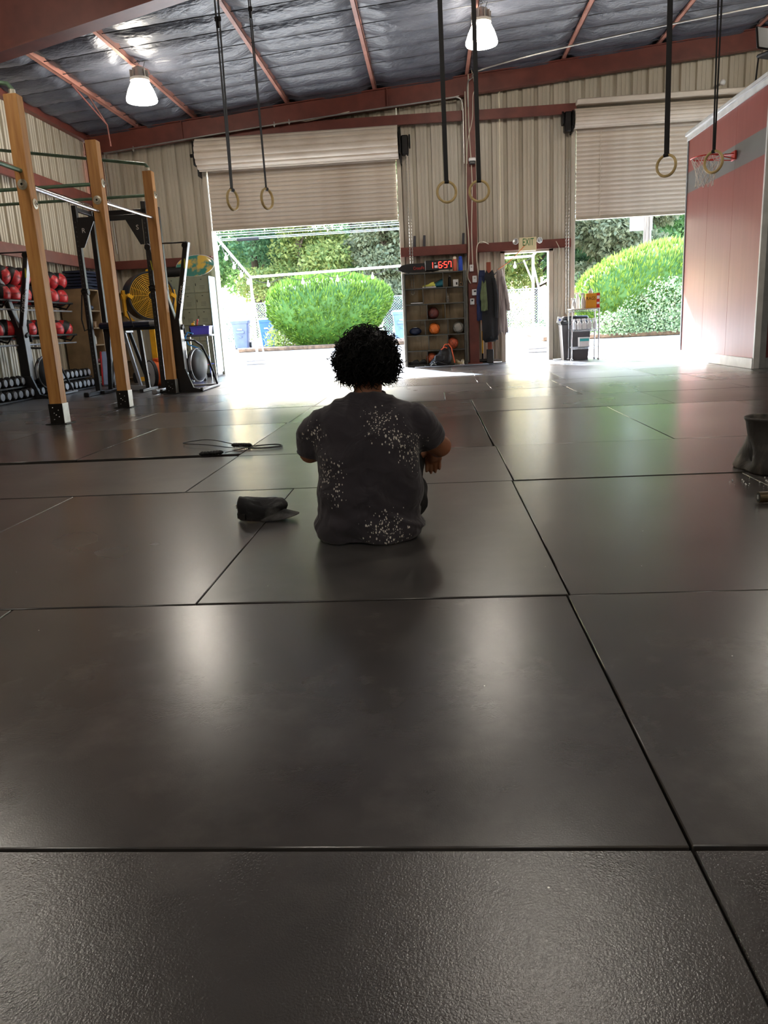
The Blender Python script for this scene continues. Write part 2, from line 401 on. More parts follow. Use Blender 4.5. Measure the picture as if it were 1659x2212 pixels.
for x in PX:
    m = MB(); z = roof_z(x)
    m.box((x, (WY0 + BY) / 2, z + .006), (.075, BY - WY0, .012)); m.box((x + .03, (WY0 + BY) / 2, z + .1), (.012, BY - WY0, .2)); m.box((x - .034, (WY0 + BY) / 2, z + .02), (.008, BY - WY0, .03))
    m.build('purlin', PURL, ceiling)
SP = .622; ys = [16.40 - SP * k for k in range(0, 38)]
for k, y in enumerate(ys):
    if y < 8.2: continue
    m = MB(); pts = []
    for i in range(0, 55):
        x = WX0 + (WX1 - WX0) * i / 54; pts.append((x, y + .006 * nz(i * .7, y), roof_z(x) + .028 + .004 * nz(x * 3, y)))
    m.tube(pts, .007, 4); m.build('strap', STRAPM, ceiling)
bays = [WX0] + PX + [WX1]
for bi in range(len(bays) - 1):
    x0, x1 = bays[bi] + .03, bays[bi + 1] + .0
    if bi == 0: x0 = WX0
    nx = 18; vs = []; fs = []; yl = []
    y = WY0
    while y < BY + .02:
        yl.append(y); y += .078 if y > 8 else .3
    yl.append(BY + .03)
    for y in yl:
        ph = ((y - 16.40) / SP) % 1.0
        bu = math.sin(PI * ph) ** .55
        for i in range(nx + 1):
            t = i / nx; x = x0 + (x1 - x0) * t
            ed = min(1, min(t, 1 - t) * 6)
            k = math.floor((y - 16.4) / SP)
            wob = .5 + .5 * nz(x * 1.1 + 7 * bi, k * 3.3)
            wr_ = .02 * nz(x * 6, y * 12, bi) * (1.3 - .6 * ed) + .022 * nz(x * 13, y * 3, k) * (1.15 - bu)
            z = roof_z(x) + .075 + .03 * (1 - ed) - bu * (.085 + .06 * wob) * (.35 + .65 * ed) + wr_
            vs.append((x, y + .012 * nz(x * 2.2, k) * ed, z))
    n = nx + 1
    for a in range(len(yl) - 1):
        for i in range(nx): fs.append((a * n + i, a * n + i + 1, (a + 1) * n + i + 1, (a + 1) * n + i))
    m = MB(); m.add(vs, fs); m.build('insulation_panel', FABRIC, ceiling, angle=180)
# ------------------------------------------------------------------ roll-up doors
DARKM = M('dark_steel', C(34, 32, 31), .45, .6, var=.2)
GALV = M('galvanised', C(168, 166, 160), .38, .75, var=.15, vscale=8)
ALUW = M('painted_jamb', C(196, 186, 168), .45, var=.12, vscale=5, stretch=(1, 1, .3))
def slat_mesh(w, h):
    m = MB(); prof = []
    for i in range(9):
        t = i / 8; prof.append((-.004 - .016 * math.sin(PI * min(1, t * 1.18)), t * h * .93))
    prof += [(.004, h * .95), (.006, h), (.012, h), (.012, 0), (.004, 0)]
    m.prism([(a, b) for a, b in prof], -w / 2, w / 2, 'yz'); return m.mesh('slat', SLATM, angle=30)
def rollup(name, x0, x1, zcur, zroll, rr, y, side):
    st = struct(name, ((x0 + x1) / 2, y, 0)); w = x1 - x0
    pitch = .083; n = int((zroll - zcur) / pitch) + 1; sm = slat_mesh(w - .03, pitch)
    for k in range(n): obj('slat', sm, st, (0, -.02, zcur + .03 + k * pitch))
    m = MB(); m.box((0, -.02, zcur + .0), (w - .03, .05, .06), b=.006); m.box((0, -.05, zcur - .02), (w - .03, .06, .012)); m.build('bottom_bar', ALUW, st)
    # coil
    m = MB(); zc = zroll + rr * .92; yc = -.04 - rr; prof = []; ns = 14
    sec = []
    for i in range(ns * 6):
        a = 2 * PI * i / (ns * 6); k = (i % 6) / 6
        r_ = rr * (.96 + .10 * math.sin(PI * k) ** .4); sec.append((yc + r_ * math.cos(a), zc + r_ * math.sin(a)))
    m.prism(sec, -w / 2 - .06, w / 2 + .06, 'yz'); m.build('coil', SLATM, st, angle=20)
    for s_ in (-1, 1):
        m = MB(); x = s_ * (w / 2 + .1)
        m.box((x, -.14, zc - .05), (.03, .3, rr * 2.3), b=.004); m.box((x - s_ * .005, yc, zc), (.04, rr * 1.5, rr * 1.6), b=.03)
        if s_ == side: m.box((x + s_ * .09, -.2, zc - .05), (.14, .2, .36), b=.02); m.cyl((x + s_ * .17, -.2, zc + .02), (x + s_ * .2, -.2, zc + .02), .13, 20)
        else: m.cyl((x, yc, zc), (x + s_ * .12, yc, zc), .035, 12)
        m.build('end_bracket', DARKM, st)
        m = MB(); x = s_ * (w / 2 + .03); m.box((x, -.035, zroll / 2), (.05, .09, zroll), b=.004); m.box((x + s_ * .035, -.075, zroll / 2), (.05, .012, zroll))
        for k in range(9): m.cyl((x + s_ * .04, -.08, .3 + k * .5), (x + s_ * .04, -.088, .3 + k * .5), .01, 8)
        m.build('guide_rail', ALUW, st)
        m = MB(); m.box((s_ * (w / 2 + .02), .12, zroll / 2 + .2), (.04, .26, zroll + .4)); m.build('jamb', ALUW, st)
    m = MB(); m.box((0, .12, -.015), (w, .3, .03)); m.build('sill', CONC, st)
    return st
d1 = rollup('door_1', D1[0], D1[1], 2.99, 4.12, .29, BY, 1)
d3 = rollup('door_3', D3[0], D3[1], 2.78, 4.45, .17, BY, -1)
# flat hood strip above door 3 and thin seam on its curtain
m = MB(); m.box((0, -.2, 4.88), (3.98, .36, .1), b=.02); m.build('hood', SLATM, d3)
m = MB(); m.box((-1.46, -.046, 3.6), (.012, .006, 1.6)); m.build('seam_strip', SLATM, d3)
# walk door opening with frame (no leaf in view)
d2 = struct('door_2', ((D2[0] + D2[1]) / 2, BY, 0)); w2 = D2[1] - D2[0]
for s_ in (-1, 1):
    m = MB(); m.box((s_ * (w2 / 2 + .025), .06, 1.1), (.05, .26, 2.24), b=.005); m.box((s_ * (w2 / 2 + .045), -.07, 1.1), (.09, .02, 2.27), b=.004); m.build('jamb', ALUW, d2)
m = MB(); m.box((0, .06, 2.215), (w2, .26, .05)); m.box((0, -.07, 2.235), (w2 + .18, .02, .09), b=.004); m.build('head', ALUW, d2)
m = MB(); m.box((0, .1, -.012), (w2, .3, .025)); m.build('threshold', CONC, d2)
# concrete curb strips along the wall base
m = MB(); m.box(((D1[1] + D2[0]) / 2, BY - .03, .03), (D2[0] - D1[1] - .2, .05, .06)); tag(m.build('baseboard_back', CONC), kind='structure')
m = MB(); m.box((WX0 + .03, 4.9, .03), (.05, 23, .06)); tag(m.build('baseboard_left', CONC), kind='structure')

# hoist chains
CHAINM = M('chain_steel', C(190, 186, 178), .35, .8)
def chain(name, label, x, y, z0, z1, dx=.05):
    t = thing(name, label, 'chain', (x, y, z0)); n = int((z1 - z0) / .032)
    for s_ in (0, 1):
        m = MB()
        for k in range(n):
            z = k * .032; a = PI / 2 * (k % 2); r = .012
            pts = [(s_ * dx + math.cos(a) * r * math.cos(q), math.sin(a) * r * math.cos(q), z + .021 * math.sin(q)) for q in [2 * PI * i / 8 for i in range(8)]]
            m.tube(pts, .0045, 4, closed=True)
        m.build('chain_strand', CHAINM, t)
    m = MB()
    pts = [(dx / 2 + dx / 2 * math.cos(q), 0, -.04 * math.sin(q)) for q in [PI * i / 8 for i in range(9)]]; m.tube(pts, .007, 5); m.build('chain_loop', CHAINM, t)
chain('hoist_chain', 'pale steel hoist chain hanging beside the tall cubby shelf', -.42, 16.62, 1.5, 4.2)
chain('hoist_chain', 'steel hoist chain hanging between the exit door and the right roller door', 2.74, 16.6, .95, 3.9)

# ------------------------------------------------------------------ partition (red plywood, grey stripe)
def partition_material():
    m = bpy.data.materials.new('partition_paint'); m.use_nodes = True; nt = m.node_tree; N = nt.nodes; L = nt.links; P = N['Principled BSDF']
    geo = N.new('ShaderNodeNewGeometry'); sp = N.new('ShaderNodeSeparateXYZ'); L.new(geo.outputs['Position'], sp.inputs[0])
    a = N.new('ShaderNodeMath'); a.operation = 'GREATER_THAN'; a.inputs[1].default_value = 2.86
    b = N.new('ShaderNodeMath'); b.operation = 'LESS_THAN'; b.inputs[1].default_value = 3.2
    L.new(sp.outputs[2], a.inputs[0]); L.new(sp.outputs[2], b.inputs[0])
    c = N.new('ShaderNodeMath'); c.operation = 'MULTIPLY'; L.new(a.outputs[0], c.inputs[0]); L.new(b.outputs[0], c.inputs[1])
    nzn = N.new('ShaderNodeTexNoise'); nzn.inputs['Scale'].default_value = 2; nzn.inputs['Detail'].default_value = 6
    mp = N.new('ShaderNodeMapping'); mp.inputs['Scale'].default_value = (6, 6, .5); L.new(geo.outputs['Position'], mp.inputs[0]); L.new(mp.outputs[0], nzn.inputs[0])
    r1 = N.new('ShaderNodeValToRGB'); L.new(nzn.outputs[0], r1.inputs[0]); r1.color_ramp.elements[0].color = C(134, 70, 66); r1.color_ramp.elements[1].color = C(154, 88, 82)
    mx = N.new('ShaderNodeMix'); mx.data_type = 'RGBA'; L.new(c.outputs[0], mx.inputs[0]); L.new(r1.outputs[0], mx.inputs[6]); mx.inputs[7].default_value = C(112, 112, 110)
    L.new(mx.outputs[2], P.inputs['Base Color']); P.inputs['Roughness'].default_value = .32; P.inputs['Specular IOR Level'].default_value = .5
    bp = N.new('ShaderNodeBump'); bp.inputs['Strength'].default_value = .1; bp.inputs['Distance'].default_value = .004; L.new(nzn.outputs[0], bp.inputs['Height']); L.new(bp.outputs[0], P.inputs['Normal'])
    return m
PART = partition_material()
GREYT = M('grey_trim', C(128, 130, 132), .45, var=.12)
WHTT = M('pale_trim', C(205, 205, 203), .4, var=.08)
PX0, PY0, PY1, PZ = 4.55, 11.5, 14.85, 3.80
pt = struct('wall_partition')
m = MB(); m.box((PX0 + .075, (PY0 + PY1) / 2, PZ / 2), (.11, PY1 - PY0 - .06, PZ)); m.build('stud_core', GREYT, pt)
for i in range(3):
    a = PY0 + .03 + i * 1.105; m = MB(); m.box((PX0 + .01, a + .5525, PZ / 2), (.02, 1.102, PZ - .004), b=.002); m.build('plywood_panel', PART, pt)
m = MB(); m.box((PX0 + .06, PY0 - .0, PZ / 2), (.14, .05, PZ), b=.006); m.build('corner_trim', WHTT, pt)
m = MB(); m.box((PX0 + .06, PY1, PZ / 2), (.15, .05, PZ), b=.006); m.build('corner_trim', GREYT, pt)
m = MB(); m.box((PX0 + .04, (PY0 + PY1) / 2, PZ + .03), (.2, PY1 - PY0 + .08, .06), b=.008); m.box((PX0 - .012, (PY0 + PY1) / 2, PZ - .03), (.02, PY1 - PY0 + .08, .1), b=.004); m.build('cap_trim', WHTT, pt)
m = MB(); m.box((PX0 - .012, (PY0 + PY1) / 2, .075), (.024, PY1 - PY0, .15), b=.004); m.build('baseboard', WHTT, pt)
p2 = struct('wall_office'); DRED = M('dark_red_panel', C(96, 38, 38), .5, var=.15)
for i in range(4):
    x = 4.68 + .6 + i * 1.2; m = MB(); m.box((x, PY0 + .03, PZ / 2), (1.195, .04, PZ - .004), b=.002); m.build('plywood_panel', DRED, p2)
m = MB(); m.box((4.66, PY0 - .01, PZ / 2), (.09, .03, PZ), b=.004); m.build('corner_trim', GREYT, p2)
m = MB(); m.box((6.85, PY0 - .0, .075), (4.3, .03, .15), b=.004); m.build('baseboard', GREYT, p2)
m = MB(); m.box((6.8, (PY0 + PY1) / 2, PZ - .12), (4.3, PY1 - PY0, .2)); m.box((6.8, PY1, PZ / 2), (4.3, .08, PZ - .2)); m.build('loft_deck', GREYT, p2)

# ------------------------------------------------------------------ high-bay lamps
LENS = emit('lamp_lens_glow', (1, .92, .80, 1), LAMP_EMIT)
HOUS = M('lamp_housing', C(190, 186, 176), .4, .3)
def lamp(x, y, z, label):
    t = thing('high_bay_lamp', label, 'lamp', (x, y, z), group='high bay lamps under the roof')
    m = MB(); m.lathe([(.235, 0), (.243, .02), (.235, .06), (.2, .16), (.15, .26), (.1, .30), (.02, .302)], 28); m.build('lens', LENS, t)
    m = MB(); m.lathe([(.13, .285), (.15, .30), (.15, .34), (.11, .36), (.1, .48), (.06, .5), (.02, .505)], 24)
    for k in range(10): a = k * PI / 5; m.box((.125 * math.cos(a), .125 * math.sin(a), .40), (.05, .008, .1), rotm('Z', a))
    m.build('ballast_housing', HOUS, t)
    m = MB(); top = roof_z(x) - z + .01
    m.tube([(0, 0, .5), (.0, 0, .54), (.03, 0, .57), (0, 0, .6), (-.02, 0, .57)], .006, 6); m.tube([(0, 0, .58), (.01, .01, (top + .58) / 2), (0, 0, top)], .005, 6)
    m.tube([(.06, .02, .48), (.1, .05, .6), (.06, .06, .75 * top + .15), (.02, .02, top)], .005, 6); m.build('hanger', GALV, t)
    return t
lamp(-4.5, 13.2, 4.52, 'glowing high bay lamp hanging near the left wall')
lamp(.88, 13.1, 4.93, 'glowing high bay lamp hanging above the central red column')
lamp(6.2, 13.1, 5.2, 'glowing high bay lamp above the loft')
for x, z in ((-4.5, 4.5), (.88, 4.92), (6.2, 5.2)):
    for y in (5.9, -1.4): lamp(x, y, z, 'glowing high bay lamp ' + {-4.5: 'left of', .88: 'straight above', 6.2: 'right of'}[x] + (' the seated person' if y > 0 else ' the photographer'))

# ------------------------------------------------------------------ outside
def ground_z(y): return -.04 + max(0, y - 20) * .024
GROUND = M('bright_paving', C(206, 200, 190), .9, col2=C(180, 174, 165), vscale=.6, lo=.35, hi=.7)
m = MB(); vs = []; fs = []; gy = [17.0, 20, 24, 28, 33, 40, 60, 110]
for y in gy: vs += [(-70, y, ground_z(y)), (70, y, ground_z(y))]
for i in range(len(gy) - 1): fs.append((2 * i, 2 * i + 1, 2 * i + 3, 2 * i + 2))
m.add(vs, fs); tag(m.build('ground', GROUND), kind='structure')
SOIL = M('bark_mulch', C(96, 74, 56), .95, var=.4, vscale=9)
def bed(name, x0, x1, y0, y1):
    m = MB(); vs = []; z = ground_z((y0 + y1) / 2)
    m.box(((x0 + x1) / 2, (y0 + y1) / 2, z + .02), (x1 - x0, y1 - y0, .14), b=.03); return tag(m.build(name, SOIL), kind='structure')
bed('planting_bed', -7.2, -.6, 28.6, 33); bed('planting_bed', 3.6, 13, 26.2, 31)
def leafmat(name, c1, c2, rough=.6, tr=.35):
    m = bpy.data.materials.new(name); m.use_nodes = True; nt = m.node_tree; N = nt.nodes; L = nt.links; P = N['Principled BSDF']
    g = N.new('ShaderNodeNewGeometry'); r = N.new('ShaderNodeValToRGB'); r.color_ramp.elements[0].color = c1; r.color_ramp.elements[1].color = c2
    L.new(g.outputs['Random Per Island'], r.inputs[0]); L.new(r.outputs[0], P.inputs['Base Color']); P.inputs['Roughness'].default_value = rough
    t = N.new('ShaderNodeBsdfTranslucent'); L.new(r.outputs[0], t.inputs[0]); mx = N.new('ShaderNodeMixShader'); mx.inputs[0].default_value = tr
    L.new(P.outputs[0], mx.inputs[1]); L.new(t.outputs[0], mx.inputs[2]); L.new(mx.outputs[0], N['Material Output'].inputs[0])
    return m
BARK = M('bark', C(86, 70, 56), .9, var=.4, vscale=6, stretch=(3, 3, .5), bump=.5, bscale=14, bdist=.03)
JUN = leafmat('juniper_green', C(48, 80, 16), C(104, 134, 40), tr=.22); JUN2 = leafmat('juniper_gold', C(66, 100, 24), C(132, 154, 58))
SHR = leafmat('shrub_grey_green', C(78, 106, 60), C(160, 174, 134))
TL = [leafmat('tree_green_a', C(62, 98, 50), C(120, 148, 82), tr=.5), leafmat('tree_green_b', C(54, 90, 62), C(106, 138, 92), tr=.5), leafmat('tree_green_c', C(98, 120, 60), C(170, 170, 96), tr=.5), leafmat('tree_olive', C(102, 110, 82), C(152, 150, 114), tr=.5)]
def rnd_dir(rg):
    while True:
        v = Vector((rg.uniform(-1, 1), rg.uniform(-1, 1), rg.uniform(-1, 1)))
        if .1 < v.length < 1: return v.normalized()
def hedge(name, label, cx, cy, z0, rx, ry, h, n, lean, mat, seed, shape, core):
    rg = random.Random(seed); t = thing(name, label, 'hedge', (cx, cy, z0), group=None)
    m = MB(); vs = []; fs = []
    def surf(a, s):      # a around, s 0..1 up; returns local point on the skin
        r = shape(s); bl = 1 + .10 * nz(math.cos(a) * 2.2, math.sin(a) * 2.2, s * 4 + seed) + .05 * nz(math.cos(a) * 6, math.sin(a) * 6, s * 10)
        return Vector((rx * r * bl * math.cos(a) + lean * s * s, ry * r * bl * math.sin(a), h * s))
    # dark inner body
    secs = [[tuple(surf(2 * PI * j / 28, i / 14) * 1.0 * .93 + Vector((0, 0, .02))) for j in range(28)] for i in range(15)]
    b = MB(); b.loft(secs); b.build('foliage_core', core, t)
    for k in range(n):
        a = rg.uniform(0, 2 * PI); s = rg.random() ** .8; p = surf(a, s); q = surf(a + .05, s); u = surf(a, min(1, s + .03))
        nn = (q - p).cross(u - p)
        nn = nn.normalized() if nn.length > 1e-9 else Vector((0, 0, 1))
        top = max(0, (s - .6) / .4)
        d = (nn * (.75 - .4 * top) + Vector((.25 if lean > 0 else .1, 0, .7 + 1.0 * top)) + rnd_dir(rg) * .45).normalized()
        L_ = rg.uniform(.08, .2) * (1 + .8 * top * rg.random()); wv = d.cross(rnd_dir(rg)).normalized() * rg.uniform(.014, .032)
        p = p * .95; o = len(vs)
        vs += [p - wv * .6, p + wv * .6, p + d * L_ * .55 + wv, p + d * L_, p + d * L_ * .55 - wv]; fs.append((o, o + 1, o + 2, o + 3, o + 4))
    m.add(vs, fs); me = bpy.data.meshes.new('sprays'); me.from_pydata([tuple(v) for v in vs], [], fs); me.materials.append(mat)
    o = obj('foliage', me, t); o['kind'] = 'stuff'
    m = MB()
    for k in range(4): m.tube([(rg.uniform(-.2, .2), rg.uniform(-.2, .2), -.05), (rg.uniform(-.4, .4), rg.uniform(-.2, .2), h * .45)], [.09, .05], 7)
    m.build('stem', BARK, t); return t
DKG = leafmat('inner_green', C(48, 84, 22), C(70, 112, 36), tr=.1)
def shp1(s): return (.52 + .62 * math.sin(min(1, s / .62) * PI / 2)) * (1 if s < .62 else math.sqrt(max(0, 1 - ((s - .62) / .385) ** 2.6))) * .9
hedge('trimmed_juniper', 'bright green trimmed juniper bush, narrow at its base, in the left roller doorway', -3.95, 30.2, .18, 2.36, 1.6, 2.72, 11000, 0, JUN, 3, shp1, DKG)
def shp2(s): return (.8 + .3 * math.sin(min(1, s / .5) * PI / 2)) * (1 if s < .5 else math.sqrt(max(0, 1 - ((s - .5) / .505) ** 2.2))) * .95
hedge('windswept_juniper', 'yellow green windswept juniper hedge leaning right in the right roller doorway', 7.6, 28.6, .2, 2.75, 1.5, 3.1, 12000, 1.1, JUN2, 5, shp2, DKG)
def bush(name, label, cx, cy, z0, r, h, n, mat, seed, cat='shrub'):
    rg = random.Random(seed); t = thing(name, label, cat, (cx, cy, z0)); vs = []; fs = []
    for k in range(n):
        d = rnd_dir(rg); d.z = abs(d.z) * 1.0; rad = rg.random() ** .4 * (1 + .25 * nz(d.x * 3, d.y * 3, d.z * 3 + seed)); p = Vector((d.x * r * rad, d.y * r * rad * .8, .08 + d.z * h * rad))
        a = rnd_dir(rg); b = a.cross(rnd_dir(rg)).normalized(); L_ = rg.uniform(.05, .1); w = L_ * .4; o = len(vs)
        vs += [p, p + a * L_ * .5 + b * w, p + a * L_, p + a * L_ * .5 - b * w]; fs.append((o, o + 1, o + 2, o + 3))
    me = bpy.data.meshes.new('leaves'); me.from_pydata([tuple(v) for v in vs], [], fs); me.materials.append(mat); o = obj('foliage', me, t); o['kind'] = 'stuff'
    m = MB()
    for k in range(7):
        a = rg.uniform(0, 6.28); m.tube([(0, 0, -.04), (.4 * r * math.cos(a), .3 * r * math.sin(a), h * .4), (.7 * r * math.cos(a), .6 * r * math.sin(a), h * .75)], [.02, .014, .006], 5)
    m.build('stem', BARK, t); return t
bush('flowering_shrub', 'pale grey green leafy shrub in front of the windswept hedge', 8.0, 26.7, .16, 1.75, 1.75, 7000, SHR, 21)
bush('flowering_shrub', 'low pale shrub at the foot of the windswept hedge, nearest the wire cart', 6.1, 26.6, .14, .9, .8, 2600, SHR, 22)
bush('leafy_weed', 'light green leafy weed beside the blue wheeled bin', -5.9, 30.4, .2, .75, 1.05, 1500, leafmat('weed', C(120, 150, 60), C(196, 206, 120)), 23)
# trees behind
def tree(name, label, x, y, h, r, n, mat, seed, trunk=.25, low=.18):
    rg = random.Random(seed); z0 = ground_z(y); t = thing(name, label, 'tree', (x, y, z0), group='trees behind the fence'); vs = []; fs = []
    if mat.name in TREES:      # same kind of tree again: turned and scaled
        me, tm, bm_, h0, r0 = TREES[mat.name]; t.rotation_euler = (0, 0, rg.uniform(0, 6.28)); t.scale = (r / r0, r / r0, h / h0)
        obj('foliage', me, t)['kind'] = 'stuff'; obj('trunk', tm, t); obj('branches', bm_, t); return t
    blobs = []
    for k in range(26):
        a = rg.uniform(0, 6.28); rr_ = r * rg.random() ** .6 * .8; zz = h * (low + (1 - low) * rg.random() ** .8 * .92)
        sc = r * rg.uniform(.28, .5) * (1.1 - .5 * zz / h); blobs.append((Vector((rr_ * math.cos(a) * (1.1 - .6 * zz / h), rr_ * math.sin(a) * .8, zz)), sc))
    for k in range(n):
        c, sc = blobs[rg.randrange(26)]; d = rnd_dir(rg); p = c + Vector((d.x, d.y, d.z * .6)) * sc * rg.random() ** .35
        a = (rnd_dir(rg) + Vector((0, 0, -.15))).normalized(); b = a.cross(rnd_dir(rg)).normalized(); L_ = rg.uniform(.13, .32); w = L_ * rg.uniform(.16, .3); o = len(vs)
        vs += [p, p + a * L_ * .5 + b * w, p + a * L_, p + a * L_ * .5 - b * w]; fs.append((o, o + 1, o + 2, o + 3))
    me = bpy.data.meshes.new('leaves'); me.from_pydata([tuple(v) for v in vs], [], fs); me.materials.append(mat); o = obj('foliage', me, t); o['kind'] = 'stuff'
    m = MB(); m.tube([(0, 0, -.1), (.05 * h * .1, 0, h * .3), (-.1, .1, h * .6), (.1, 0, h * .92)], [trunk, trunk * .8, trunk * .5, .04], 9); to = m.build('trunk', BARK, t)
    m = MB()
    for c, sc in blobs[:18]: m.tube([(0, 0, max(h * .15, c.z * .65)), (c.x * .5, c.y * .5, c.z * .9), tuple(c)], [.07, .05, .02], 5)
    bo = m.build('branches', BARK, t); TREES[mat.name] = (me, to.data, bo.data, h, r); return t
TREES = {}
TS = [(-13.5, 44, 12, 4.2, 0, 'tall dark green tree farthest left behind the chain link fence'), (-10.2, 46, 13, 4.4, 1, 'tall blue green tree behind the two wheeled bins'),
      (-7.0, 43, 10.5, 3.6, 2, 'yellow tinged tree behind the left end of the juniper bush'), (-4.6, 49, 14, 4.6, 1, 'tall tree behind the middle of the left roller doorway'),
      (-2.4, 42, 8.6, 3.0, 3, 'thin olive tree with bare twigs above the juniper bush'), (-.4, 47, 13, 4.3, 0, 'tall green tree behind the right side of the left roller doorway'),
      (3.2, 43, 11, 3.8, 2, 'sunlit tree seen through the exit door'), (6.0, 47, 13, 4.5, 1, 'tall dark tree left of the utility pole'), (9.5, 42, 10, 3.8, 3, 'olive tree behind the windswept hedge'),
      (12.3, 45, 12.5, 4.4, 0, 'green tree right of the utility pole'), (16.5, 47, 13, 4.6, 1, 'tall dark tree behind the red partition side'), (-17.5, 49, 13, 4.6, 1, 'dark tree beyond the left fence end'),
      (-12, 56, 16, 6, 0, 'tall rear tree left of the overhead splice case'), (-3, 57, 17, 6.5, 1, 'tallest rear tree behind the thin olive tree'), (5, 57, 16, 6.5, 0, 'tall rear tree behind the exit door'), (13, 56, 17, 6.5, 1, 'tall rear tree behind the utility pole')]
for i, (x, y, h, r, k, lb) in enumerate(TS): tree('broad_tree', lb, x, y, h, r, 42000, TL[k], 50 + i)
# low undergrowth band behind the fence
for i in range(9):
    bush('undergrowth_bush', ['dark', 'mid', 'light'][i % 3] + ' green bush behind the chain link fence, number ' + ['one', 'two', 'three', 'four', 'five', 'six', 'seven', 'eight', 'nine'][i] + ' from the left', -15 + i * 3.7, 38.5 + (i % 2) * .8, ground_z(38.5), 2.1, 2.3, 3000, TL[i % 3], 90 + i, 'bush')
# chain link fence
FEN = M('fence_wire', C(176, 180, 182), .4, .6)
def fence(name, label, x0, x1, y, h):
    z0 = ground_z(y); t = thing(name, label, 'fence', (x0, y, z0)); L_ = x1 - x0; m = MB(); st = .11
    n = int((L_ + h) / st)
    for k in range(n):
        for s_ in (1, -1):
            u0 = k * st - h; u1 = u0 + h; za, zb = (0, h) if s_ > 0 else (h, 0)
            a, b = u0, u1
            if a < 0: za += (zb - za) * (0 - a) / (b - a); a = 0
            if b > L_: zb = za + (zb - za) * (L_ - a) / (b - a); b = L_
            if b - a > .02: m.tube([(a, 0, za + .05), (b, 0, zb + .05)], .006, 3, cap=False)
    o = m.build('mesh_wire', FEN, t); o['kind'] = 'stuff'
    k = 0
    while k * 2.4 <= L_ + .01:
        m = MB(); m.cyl((k * 2.4, 0, 0), (k * 2.4, 0, h + .1), .03, 8); m.sphere((k * 2.4, 0, h + .1), .035, 8, 6); m.build('post', FEN, t); k += 1
    m = MB(); m.cyl((0, 0, h + .05), (L_, 0, h + .05), .022, 8); m.build('top_rail', FEN, t); return t
fence('chain_link_fence', 'grey chain link fence running behind the wheeled bins and bushes', -17, 14.2, 35.0, 1.75)
# wheeled bins
def bin_(name, label, x, y, mat, rz_, s=1.):
    t = thing(name, label, 'bin', (x, y, ground_z(y)), rz_); secs = []
    def rr(w, d, z, n=6, c=.05):
        pts = []
        for (sx, sy, a0) in ((1, 1, 0), (-1, 1, PI / 2), (-1, -1, PI), (1, -1, 1.5 * PI)):
            for i in range(n): a = a0 + PI / 2 * i / (n - 1); pts.append((sx * (w / 2 - c) + c * math.cos(a), sy * (d / 2 - c) + c * math.sin(a), z))
        return pts
    m = MB(); m.loft([rr(.46, .52, .04), rr(.50, .56, .3), rr(.6, .70, .92), rr(.66, .76, .93), rr(.66, .76, .99)]); m.box((0, -.36, .62), (.3, .02, .1), b=.01); m.box((0, -.33, .45), (.12, .02, .06), b=.01); m.build('body', mat, t)
    m = MB(); m.loft([rr(.7, .8, .99), rr(.7, .8, 1.03), rr(.56, .62, 1.09)]); m.box((0, .42, 1.0), (.5, .06, .05), b=.01); m.build('lid', mat, t)
    for s_ in (-1, 1):
        m = MB(); m.cyl((s_ * .24, .28, .13), (s_ * .31, .28, .13), .13, 16); m.build('wheel', DARKM, t)
    m = MB(); m.box((0, -.385, .72), (.16, .004, .05)); m.build('label', WHTT, t)
    t.scale = (s, s, s); return t
bin_('wheeled_bin', 'grey blue wheeled bin standing left of the blue one by the fence', -7.75, 31.6, M('bin_grey', C(92, 100, 122), .5, var=.1), .1, 1.08)
bin_('wheeled_bin', 'bright blue wheeled bin between the grey bin and the juniper', -6.55, 31.4, M('bin_blue', C(24, 84, 186), .45, var=.1), -.1, 1.08)
bin_('wheeled_bin', 'pale blue bin at the fence, right of the juniper bush', -1.35, 33.6, M('bin_pale', C(120, 146, 186), .5, var=.1), .1, 1.1)
# string-light canopy frame
PIPE = M('white_pipe', C(226, 224, 220), .4, var=.05)
cf = thing('canopy_frame', 'white pipe frame with hanging string lights outside the left roller door', 'frame', (-5.0, 22, ground_z(22)))
gz = ground_z(22)
def L0(p): return (p[0] + 5.0, p[1] - 22, p[2] - gz)
for nme, a, b, r in [('post', (-5.0, 22, gz), (-5.0, 22, 2.36), .035), ('post', (2.75, 22, gz), (2.75, 22, 2.5), .035), ('rail', (-5.0, 22, 2.36), (2.75, 22, 2.5), .03), ('rail', (-5.0, 22, 2.36), (-4.78, 17.6, 3.06), .03), ('rail', (2.75, 22, 2.5), (2.9, 17.6, 3.06), .03),
                     ('brace', (2.75, 22, 2.3), (3.15, 22, .6), .025), ('brace', (2.5, 22, 2.4), (2.75, 22, 1.8), .02), ('brace', (-5.02, 22.1, 2.1), (-4.85, 22.3, gz), .02)]:
    m = MB(); m.cyl(L0(a), L0(b), r, 10); m.build(nme, PIPE, cf)
BULB = M('bulb_glass', C(240, 236, 224), .15, spec=.6)
cable_pts = []
sw = thing('string_lights', 'string of clear round bulbs hanging from the white pipe frame', 'string lights', (-5.0, 22, gz))
def sag(a, b, n, s_):
    a, b = Vector(a), Vector(b); return [tuple(a.lerp(b, i / n) + Vector((0, 0, -s_ * math.sin(PI * ((i * 1.0) % n) / n)))) for i in range(n + 1)]
